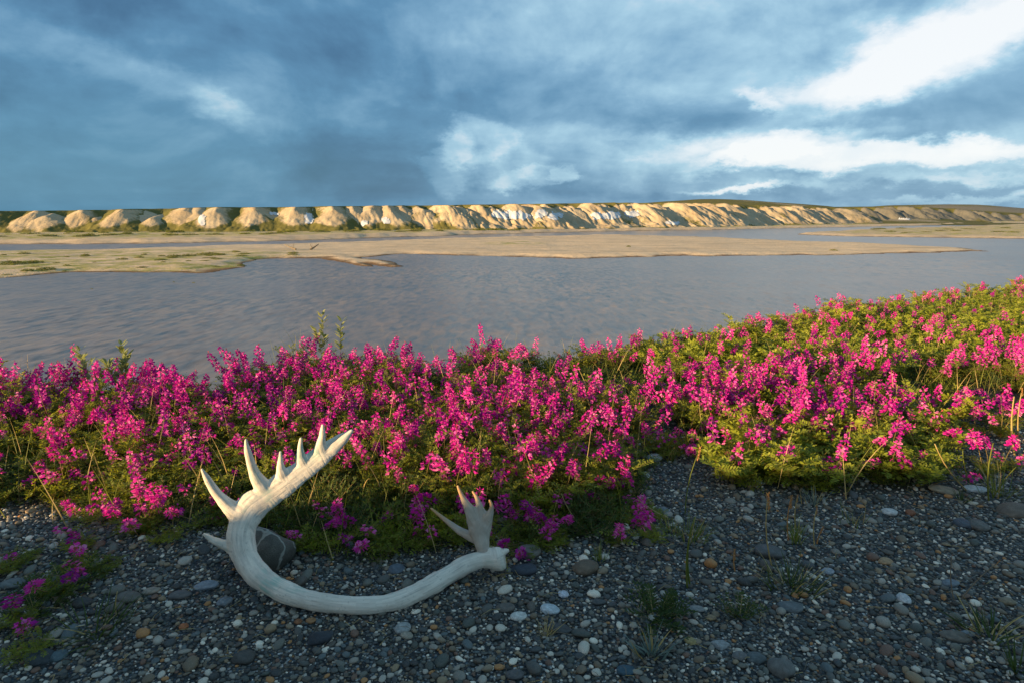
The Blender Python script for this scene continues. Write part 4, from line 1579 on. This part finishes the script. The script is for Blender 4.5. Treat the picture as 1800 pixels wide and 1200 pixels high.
# leafy ground cover between the plants
gc = poisson(30000, lambda x, y: .055 + .03 * max(y - 3, 0), -4.5, 9, 1.8, 10, 9)
gcz = ground_z(gc[:, 0], gc[:, 1])
gpx, gpy = project(gc[:, 0], gc[:, 1], gcz)
gsd = sdist(np.clip(gpx, -850, 2250), np.clip(gpy, 390, 2000), BED)
k = (gsd > 2) & (gc[:, 1] - edge_y(gc[:, 0]) < .25) & ~(in_poly(gpx, gpy, GAP) & (rng.random(len(gc)) < .75)) & ~(in_poly(gpx, gpy, GAP2) & (rng.random(len(gc)) < .75))
k &= rng.random(len(gc)) < np.clip(.25 + gsd / 60, 0, 1)
gc, gcz, gpx, gpy = gc[k], gcz[k], gpx[k], gpy[k]
n = len(gc)
COV = [foliage_mesh('ground_cover', 600 + i, 5, .06, [M['leaf_dark'] if i < 3 else M['leaf'], M['stalk']], 2.0, .013, 4, 1.3) for i in range(5)]
sc_ = rng.uniform(.7, 1.3, n)
scatter('ground_cover', COV, np.stack([gc[:, 0], gc[:, 1], gcz - .004], 1), np.stack([np.zeros(n), np.zeros(n), rng.uniform(0, 6.28, n)], 1),
        np.stack([sc_, sc_, sc_ * rng.uniform(.6, 1.5, n)], 1), rng.integers(0, 5, n))

# grass blades through the bed
def blade(mb, o, d, L, w, mi, r, bend=.25, seg=4):
    s = unit(d.cross(Vector((0, 0, 1))) + rvec(r) * .4) if abs(d.z) < .999 else Vector((1, 0, 0))
    p = o.copy()
    L_, R_ = [], []
    dd = d.copy()
    b = unit(Vector((d.x, d.y, 0)) + rvec(r) * .3)
    for i in range(seg + 1):
        ww = w * (1 - (i / seg) ** 1.6) + .0002
        L_.append(p - s * ww); R_.append(p + s * ww)
        dd = unit(dd + b * bend / seg)
        p = p + dd * L / seg
    mb.add(L_ + R_, [(i, i + 1, seg + 2 + i, seg + 1 + i) for i in range(seg)], mi)
    return p


rg = random.Random(31)
mb = MB()
cnt = 0
while cnt < 4600:
    x = rg.uniform(-4, 7); y = rg.uniform(1.9, 8.5)
    if y > float(edge_y(x)) + .1:
        continue
    z = gz(x, y)
    px, py = [float(v) for v in project(np.array(x), np.array(y), np.array(z))]
    if not in_poly(np.array([px]), np.array([py]), BED)[0]:
        continue
    clump = 6 if rg.random() < .12 else 1
    for _ in range(clump):
        d = unit(Vector((rg.uniform(-.35, .35), rg.uniform(-.35, .35), 1)))
        blade(mb, Vector((x + rg.uniform(-.02, .02) * clump, y + rg.uniform(-.02, .02) * clump, z)), d, rg.uniform(.10, .30), rg.uniform(.0012, .0024), 0 if rg.random() < .6 else 1, rg, rg.uniform(.1, .8))
        cnt += 1
tag(link('grass', mb.mesh('grass', [M['grass'], M['straw']], False)), kind='stuff')

# dry stems and twigs blown over the gravel
mb = MB()
for _ in range(420):
    px = rg.uniform(-20, 1820); py = 870 + 340 * rg.random() ** 1.3
    p = ground_at(px, py)
    g = rg.uniform(0, 6.28)
    L = rg.uniform(.015, .07)
    d = Vector((math.cos(g), math.sin(g), rg.uniform(-.05, .15))) * L
    sd_ = Vector((-d.y, d.x, 0)) * rg.uniform(-.2, .2)
    mb.tube([p + Vector((0, 0, .012)), p + d * .5 + sd_ + Vector((0, 0, .016)), p + d + Vector((0, 0, .013))], [.0009, .0008, .0004], 3, rg.choice([0, 0, 1]))
tag(link('plant_litter', mb.mesh('plant_litter', [M['twig'], M['straw']], False)), kind='stuff')

# grass on the unseen bank added at left to shade the foreground gravel
mb = MB()
for _ in range(2600):
    x = rg.gauss(-2.8, .35); y = rg.uniform(-3.5, 1.3)
    z = gz(x, y)
    d = unit(Vector((rg.uniform(-.4, .4), rg.uniform(-.4, .4), 1)))
    blade(mb, Vector((x, y, z)), d, rg.uniform(.03, .09), .003, 0, rg, .5, 3)
tag(link('shade_bank_grass', mb.mesh('shade_bank_grass', [M['grass']], False)), kind='stuff')


# ---------------------------------------------------------------- stray flower plants on the gravel
rs = random.Random(77)
for (px, py, n, hs, label) in [
    (143, 962, 2, .42, 'lone short magenta flower on bare gravel below the left bed'),
    (128, 1000, 2, .40, 'shaded purple flower low on the left gravel'),
    (100, 1040, 2, .42, 'shaded purple drooping flower with dark leaves at left'),
    (8, 1005, 2, .42, 'purple flower plant cut by the left frame edge'),
    (34, 1098, 2, .40, 'purple flower plant low on the gravel near the lower left corner'),
    (58, 1150, 1, .36, 'deep purple small flower nearest the lower left corner'),
    (188, 1000, 1, .36, 'single small violet flower between left bed and antler'),
    (40, 985, 1, .36, 'small red budded flower at the far left of the gravel'),
    (250, 935, 4, .62, 'bright magenta flower plant leaning out over the left gravel'),
    (294, 950, 1, .42, 'single magenta bloom at the gravel edge left of the antler tines'),
    (975, 955, 2, .42, 'magenta flower plant on gravel right of the small brow tines'),
    (1083, 950, 3, .50, 'bright magenta flower plant at the front corner of the bed'),
    (1140, 908, 1, .40, 'single bright pink bloom out on the gravel right of the bed'),
    (1143, 945, 1, .34, 'tiny pink bloom low on gravel below another lone pink bloom'),
    (907, 935, 2, .40, 'purple flower plant just right of the small brow tines'),
    (1735, 835, 3, .70, 'magenta flower plant standing alone right of the sunlit clump'),
    (1712, 765, 3, .7, 'shaded purple flower plant in the dark gap right of the sunlit clump'),
    (1762, 770, 3, .75, 'magenta flower plant behind the tall stalks at the right edge'),
    (1690, 720, 3, .8, 'magenta flower plant in the dark gap behind the clump'),
    (600, 935, 3, .6, 'bright magenta flower plant between boulder and antler beam, leftmost there'),
    (672, 955, 3, .55, 'bright magenta flower plant behind the middle of the antler beam'),
    (735, 960, 3, .5, 'purple magenta flower plant left of the long thin brow tine'),
    (545, 955, 2, .42, 'low purple flower plant just right of the boulder'),
    (1770, 825, 2, .55, 'small magenta flower plant near the right frame edge'),
]:
    p = ground_at(px, py)
    vetch(p, label, None, n, hs, FOL_LOW, .5, .6, rs, small=n < 2)
fb = link('fallen_flower', SPK_SMALL[1])
p = ground_at(905, 1022)
fb.location = (p.x - .06, p.y, p.z + .02)
fb.rotation_euler = (0, 1.35, .3); fb.scale = (.8, .8, .55)
tag(fb, 'purple flower sprig lying on gravel below the antler base', 'flower')


# ---------------------------------------------------------------- grass stalks and tufts
def stalk(px0, py0, px1, py1, label, head=.03, mat='straw', lean=0.0, w=.0016, name='grass_stalk'):
    w *= 1.5
    """a single stalk from its foot at one pixel to its tip at another"""
    a = ground_at(px0, py0)
    b = on_y(px1, py1, a.y + lean)
    L = (b - a).length
    t = empty(name, a)
    tag(t, label, 'grass stalk')
    mb = MB()
    d = b - a
    side = Vector((-d.z, 0, d.x)).normalized()
    pts = [d * f + side * (L * .05 * math.sin(f * math.pi)) for f in (0, .2, .4, .6, .8, .93)]
    mb.tube(pts, [w, w, w * .9, w * .8, w * .7, w * .6], 5, 0)
    link('stem', mb.mesh('stem', [M[mat]]), t)
    if head:
        mb = MB()
        r = random.Random(int(px0 + py0))
        u = unit(d)
        h0 = d * (1 - head / L)
        for i in range(26):
            f = i / 25
            o = h0 + u * head * f
            g = i * 2.4
            s = unit(u.cross(Vector((math.cos(g), math.sin(g), .2))))
            petal(mb, o, unit(u * 1.2 + s * .5), unit(u.cross(s)), s, head * .22, head * .08, 0, .1)
        link('seed_head', mb.mesh('seed_head', [M['seed']], False), t)
    return t


stalk(1204, 905, 1231, 786, 'tall golden grass stalk with seed head in the gravel gap', .055, 'grass', .02)
stalk(1358, 1000, 1350, 868, 'brown seeded stalk rising from the large oval cobble', .06, 'straw')
stalk(1386, 950, 1391, 872, 'reddish brown seed stalk right of the tallest brown one', .05, 'seed')
stalk(1399, 930, 1402, 870, 'slim reddish stalk, rightmost of the close brown pair', .03, 'straw')
stalk(1432, 960, 1436, 890, 'bent orange stalk right of the brown seed stalks', .03, 'straw')
stalk(1436, 955, 1447, 925, 'short orange side stalk leaning right in the gravel', .03, 'seed')
stalk(1208, 1032, 1224, 898, 'bright yellow green grass blade standing on bare gravel', 0, 'grass', 0, .0022)
stalk(1213, 1030, 1216, 925, 'second shorter yellow grass blade beside the bright one', 0, 'grass', 0, .002)
stalk(1292, 1003, 1291, 966, 'short rusty stalk alone in the middle gravel', .04, 'seed')
stalk(1784, 800, 1784, 688, 'tall yellow grass stalk at the right frame edge', .0, 'straw', 0, .003)
stalk(1793, 790, 1797, 682, 'tallest pale stalk touching the right frame edge', .04, 'straw', 0, .0022)
stalk(1700, 862, 1640, 772, 'long yellow stem leaning left across the right clump', .0, 'straw', -.03, .002)
stalk(1738, 880, 1748, 770, 'upright yellow grass stem beside the lone right flower', .0, 'grass', 0, .0022)
stalk(1706, 850, 1692, 786, 'thin yellow stem leaning left at the right clump', .0, 'grass', 0, .0018)
stalk(1745, 875, 1790, 816, 'thin grass stem leaning right under the right edge flowers', .0, 'grass', 0, .0016)
stalk(1022, 925, 985, 862, 'thin dry stem leaning left beside the front corner flowers', .0, 'straw', -.02, .0014)
stalk(1182, 912, 1116, 872, 'thin dry stem lying towards the lone pink bloom', .0, 'straw', -.02, .0013)
stalk(1688, 1055, 1757, 985, 'curved dry brown stem on the right hand gravel', .02, 'twig', 0, .0013)
stalk(1678, 1058, 1674, 970, 'dark thin stem standing on the right hand gravel', .0, 'twig', 0, .0012)
stalk(205, 1085, 207, 1035, 'thin dry stalk standing left of the antler', .0, 'straw', 0, .0012)


def tuft(px, py, label, n, L, mat, name='grass_tuft', spread=.5, w=.0022, rad=.03, cat='grass tuft', leafy=False):
    p = ground_at(px, py)
    t = empty(name, p)
    tag(t, label, cat)
    r = random.Random(int(px * 3 + py))
    mb = MB()
    for i in range(n):
        g = r.uniform(0, 6.28)
        o = Vector((math.cos(g), math.sin(g), 0)) * r.uniform(0, rad)
        d = unit(Vector((math.cos(g) * spread * r.uniform(.2, 1), math.sin(g) * spread * r.uniform(.2, 1), 1)))
        if leafy:
            pinnate(mb, o, unit(d + Vector((0, 0, -.25))), Vector((0, 0, 1)), L * r.uniform(.6, 1.1), 7, L * .17, 0, r, 1)
        else:
            blade(mb, o, d, L * r.uniform(.5, 1.1), w * r.uniform(.7, 1.2), 0 if r.random() < .8 else 1, r, r.uniform(.2, .9))
    link('blades' if not leafy else 'leaves', mb.mesh('tuft', [M[mat], M['straw']], False), t)
    return t


TUFTS = [
    (1215, 945, 'fine green grass tuft around the yellow grass blades', 60, .10, 'grass', .6, .0014, .06, False),
    (1180, 935, 'sparse grass tuft left of the yellow grass blades', 40, .07, 'grass', .8, .0014, .05, False),
    (1400, 955, 'upright green grass tuft among the brown seed stalks', 34, .11, 'grass', .35, .0016, .02, False),
    (1390, 1030, 'wide dark green herb tuft below the brown seed stalks', 90, .10, 'leaf_dark', 1.0, .002, .08, False),
    (1150, 1085, 'dark green feathery herb in the middle foreground', 40, .10, 'leaf_dark', 1.4, .002, .05, True),
    (1145, 1150, 'silvery grey green tuft in the bottom foreground', 46, .085, 'leaf_silver', .9, .003, .04, False),
    (1300, 1085, 'small dark green sprig between two larger herb tufts', 20, .07, 'leaf_dark', .9, .002, .03, True),
    (960, 1118, 'thin dry brown tuft around a white pebble in the foreground', 26, .06, 'straw', 1.2, .001, .02, False),
    (1055, 985, 'yellow green grass tuft hugging the tan brown cobble', 26, .07, 'grass', .5, .0015, .02, False),
    (1500, 920, 'thin upright grass sprigs in front of the sunlit clump', 20, .09, 'grass', .5, .0014, .05, False),
    (1430, 885, 'pale silvery sprigs at the foot of the sunlit clump', 34, .07, 'leaf_silver', .6, .0022, .05, False),
    (1740, 1120, 'dark green leafy tuft at the lower right', 46, .10, 'leaf_dark', 1.3, .0028, .07, False),
    (1785, 1180, 'dark grass tuft in the lower right corner', 30, .09, 'leaf_dark', 1.1, .0025, .05, False),
    (170, 1110, 'wide dark grass tuft spreading over the left gravel', 70, .11, 'leaf_dark', 1.5, .0022, .08, False),
    (110, 1030, 'dark leafy herb around the shaded purple flowers at left', 40, .09, 'leaf_dark', 1.4, .002, .08, True),
    (60, 1075, 'dark leafy herb near the lower left flowers', 30, .08, 'leaf_dark', 1.4, .002, .06, True),
    (1755, 870, 'tangle of straw coloured grass at the right frame edge', 60, .16, 'grass', 1.2, .0014, .07, False),
    (1120, 870, 'small green tuft in the gravel gap between the clumps', 20, .06, 'leaf_dark', .7, .002, .02, False),
    (1180, 810, 'thin grass tuft at the back of the gravel gap', 30, .11, 'grass', .5, .0014, .04, False),
    (1690, 880, 'sparse dark sprig right of the flat buff stone', 18, .07, 'leaf_dark', .7, .0018, .03, False),
    (560, 905, 'fine yellow green grass tuft right behind the antler palm', 60, .14, 'grass', .6, .0014, .10, False),
]
for (px, py, label, n, L, mat, sp, w, rad, leafy) in TUFTS:
    tuft(px, py, label, n, L, mat, 'herb_tuft' if leafy else 'grass_tuft', sp, w, rad, 'herb' if leafy else 'grass tuft', leafy)


def tall_grass(px, py_tip, label, n, L, mat, spread=.35):
    """grass standing at the river edge of the bed, its tips at a pixel height"""
    x = on_z(px, py_tip + 40, .2)
    y = float(edge_y(x.x)) - .03
    x = (px - CX) / F * (y * CP + (CAM_Z - .2) * SP)
    z = gz(x, y)
    tip = on_y(px, py_tip, y).z
    t = empty('tall_grass', (x, y, z))
    tag(t, label, 'grass')
    r = random.Random(int(px))
    mb = MB()
    H = tip - z
    for i in range(n):
        d = unit(Vector((r.uniform(-spread, spread), r.uniform(-.2, .2), 1)))
        blade(mb, Vector((r.uniform(-.05, .05), r.uniform(-.04, .04), 0)), d, H * r.uniform(.7, 1.05), .0026, 0, r, .25)
    link('blades', mb.mesh('blades', [M[mat]], False), t)


tall_grass(28, 618, 'pale straw grass sprouting at the river edge, far left', 14, .4, 'straw')
tall_grass(72, 625, 'few pale grass stems at river edge near the left frame', 6, .4, 'straw')
tall_grass(113, 622, 'thin reddish grass stems left of the willow sprigs', 5, .4, 'seed', .15)
tall_grass(535, 566, 'green grass blades rising above the flowers beside the tall willow sprig', 9, .4, 'grass')
tall_grass(515, 580, 'thin pale stem pair left of the green blades at river edge', 3, .4, 'straw', .1)
tall_grass(680, 596, 'short pale grass stems over the flowers right of the willow sprigs', 8, .3, 'straw')


def sprig(px, py_tip, label, hpx, dense):
    y0 = on_z(px, py_tip + hpx, .15)
    y = float(edge_y(y0.x)) - .06
    x = (px - CX) / F * (y * CP + (CAM_Z - .25) * SP)
    z = gz(x, y)
    H = on_y(px, py_tip, y).z - z
    t = empty('willow_sprig', (x, y, z))
    tag(t, label, 'willow sprig')
    r = random.Random(int(px))
    stm, lv = MB(), MB()
    for b in range(dense):
        p = Vector((0, 0, 0)); d = unit(Vector((r.uniform(-.18, .18) * (b > 0), r.uniform(-.15, .15), 1)))
        pts = [p.copy()]
        Lb = H * (1 if b == 0 else r.uniform(.7, .95))
        for i in range(8):
            d = unit(d + rvec(r) * .07); p = p + d * Lb / 8; pts.append(p.copy())
            if i > 2:
                for q in range(5):
                    g = r.uniform(0, 6.28)
                    a = unit(Vector((math.cos(g), math.sin(g), .8)))
                    L = r.uniform(.042, .065)
                    petal(lv, p + d * r.uniform(-.02, .02), a, unit(a.cross(Vector((0, 0, 1)))), Vector((0, 0, 1)), L, L * .5, 0, .1)
        stm.tube(pts, [.003 * (1 - .7 * i / 8) for i in range(9)], 4, 0)
    link('stem', stm.mesh('stem', [M['twig']]), t)
    link('leaves', lv.mesh('leaves', [M['willow']], False), t)


sprig(569, 556, 'tallest pale green willow sprig standing above the flowers by the river', 60, 2)
sprig(598, 568, 'smaller willow sprig right beside the tallest one', 45, 1)
sprig(212, 612, 'bushy pale green willow sprig above the left flowers', 40, 3)
sprig(157, 616, 'thin yellowish willow sprig left of the bushy one', 35, 1)


# ---------------------------------------------------------------- far shore details
def bush_mesh(name, seed):
    r = random.Random(seed)
    mb = MB()
    for i in range(9):
        g = r.uniform(0, 6.28)
        e = Vector((math.cos(g) * r.uniform(.1, .9), math.sin(g) * r.uniform(.1, .9), r.uniform(.4, .9)))
        mb.tube([Vector((0, 0, 0)), e * .5 + Vector((0, 0, .08)), e], [.035, .025, .01], 3, 1)
    for i in range(330):
        g = r.uniform(0, 6.28); q = math.sqrt(r.random())
        zc = r.random() ** .8 * (1 - .55 * q * q) * r.uniform(.6, 1.0)
        o = Vector((math.cos(g) * q, math.sin(g) * q, zc))
        a = unit(rvec(r) + Vector((0, 0, .4)))
        petal(mb, o, a, unit(a.cross(rvec(r))), unit(rvec(r)), r.uniform(.14, .26), r.uniform(.08, .14), 0, .1)
    return mb.mesh(name, [M['scrub'], M['twig']], False)


def ordinal(n):
    ones = ['first', 'second', 'third', 'fourth', 'fifth', 'sixth', 'seventh', 'eighth', 'ninth', 'tenth', 'eleventh', 'twelfth', 'thirteenth', 'fourteenth',
            'fifteenth', 'sixteenth', 'seventeenth', 'eighteenth', 'nineteenth']
    if n < 20:
        return ones[n - 1]
    t = ['twenty', 'thirty', 'forty', 'fifty', 'sixty'][n // 10 - 2]
    return t[:-1] + 'ieth' if n % 10 == 0 else t + '-' + ones[n % 10 - 1]


BUSH = [bush_mesh('leaves', 800 + i) for i in range(4)]
rb = random.Random(55)
ranks = {}


def bush(px, py, wpx, hpx, label, group):
    p = on_z(px, py, WZ + .35)
    d = depth_of(p)
    top = bar_top(p.x, p.y)
    if top < .02 and wpx > 9:
        return
    o = link('low_bush', rb.choice(BUSH))
    o.location = (p.x, p.y, WZ + max(top, -.05) - .03)
    o.scale = (wpx * .5 * d / F, wpx * .5 * d / F, hpx * d / F)
    o.rotation_euler = (0, 0, rb.uniform(0, 6.28))
    tag(o, label, 'bush', group)
    if group:
        ranks.setdefault(group, []).append((px, o))


for (px, py, w, h) in [(20, 462, 46, 7), (60, 460, 30, 6), (48, 474, 20, 5), (82, 472, 30, 6), (180, 478, 22, 5), (305, 451, 24, 5), (330, 450, 26, 5),
                       (365, 447, 40, 6), (385, 449, 24, 5), (415, 442, 14, 4), (245, 452, 16, 4), (150, 448, 14, 4), (275, 479, 20, 5), (225, 495, 18, 3), (160, 500, 8, 3), (305, 489, 6, 3), (340, 490, 8, 3)]:
    bush(px, py, w, h, 'low yellow green bush on the sandbar at the left', 'bushes on the left sandbar')
for i in range(40):
    px = rb.uniform(-10, 520)
    bush(px, rb.uniform(444, np.interp(px, [0, 350, 520], [486, 478, 453])), rb.uniform(6, 22), rb.uniform(2, 4.5), 'low yellow green bush on the sandbar at the left', 'bushes on the left sandbar')
for (px, py, w, h, lab) in [(1232, 447, 14, 6, 'single small green bush on the bare tip end of the sandbar'), (1465, 439, 14, 3, 'tiny bush on the narrow right end of the sandbar'),
                            (1105, 434, 8, 3, 'tiny green shrub near the middle of the bare sandbar')]:
    bush(px, py, w, h, lab, None)
for i in range(44):
    px = rb.uniform(-20, 960)
    y0 = np.interp(px, [0, 500, 960], [421, 416, 406.5])
    y1 = np.interp(px, [0, 500, 960], [412, 409.5, 404.5])
    bush(px, rb.uniform(y1, y0), rb.uniform(10, 34), rb.uniform(2.5, 5), 'low scrub bush on the flats at the foot of the bluffs', 'scrub on the far flats')
for i in range(14):
    bush(rb.uniform(1450, 1800), rb.uniform(402, 411), rb.uniform(10, 24), rb.uniform(1.5, 2.5), 'small scrub bush on the grassy bar at the right', 'scrub on the right bar')

for lst in ranks.values():
    for k, (px, o) in enumerate(sorted(lst, key=lambda q: q[0])):
        o['label'] = o['label'] + ', ' + ordinal(k + 1) + ' from left'
for (px, py, dx, dy, label) in [(520, 437, -22, -8, 'bleached driftwood log with raised branch on the sandbar'), (545, 437, 14, -9, 'short driftwood snag pointing up on the sandbar')]:
    p = on_z(px, py, WZ + .4)
    d = depth_of(p)
    t = empty('driftwood', (p.x, p.y, WZ + bar_top(p.x, p.y)))
    tag(t, label, 'driftwood')
    mb = MB()
    k = d / F
    mb.tube([Vector((0, 0, .1)), Vector((dx * .5 * k, .3, .2 - dy * .3 * k)), Vector((dx * k, .6, .1 - dy * k))], [.16, .12, .05], 6, 0)
    link('log', mb.mesh('log', [M['twig']]), t)
    mb = MB()
    mb.tube([Vector((dx * .3 * k, .2, .15)), Vector((dx * .15 * k, -.2, .75)), Vector((dx * .05 * k, -.3, 1.1))], [.06, .04, .015], 5, 0)
    link('branch', mb.mesh('branch', [M['twig']]), t)
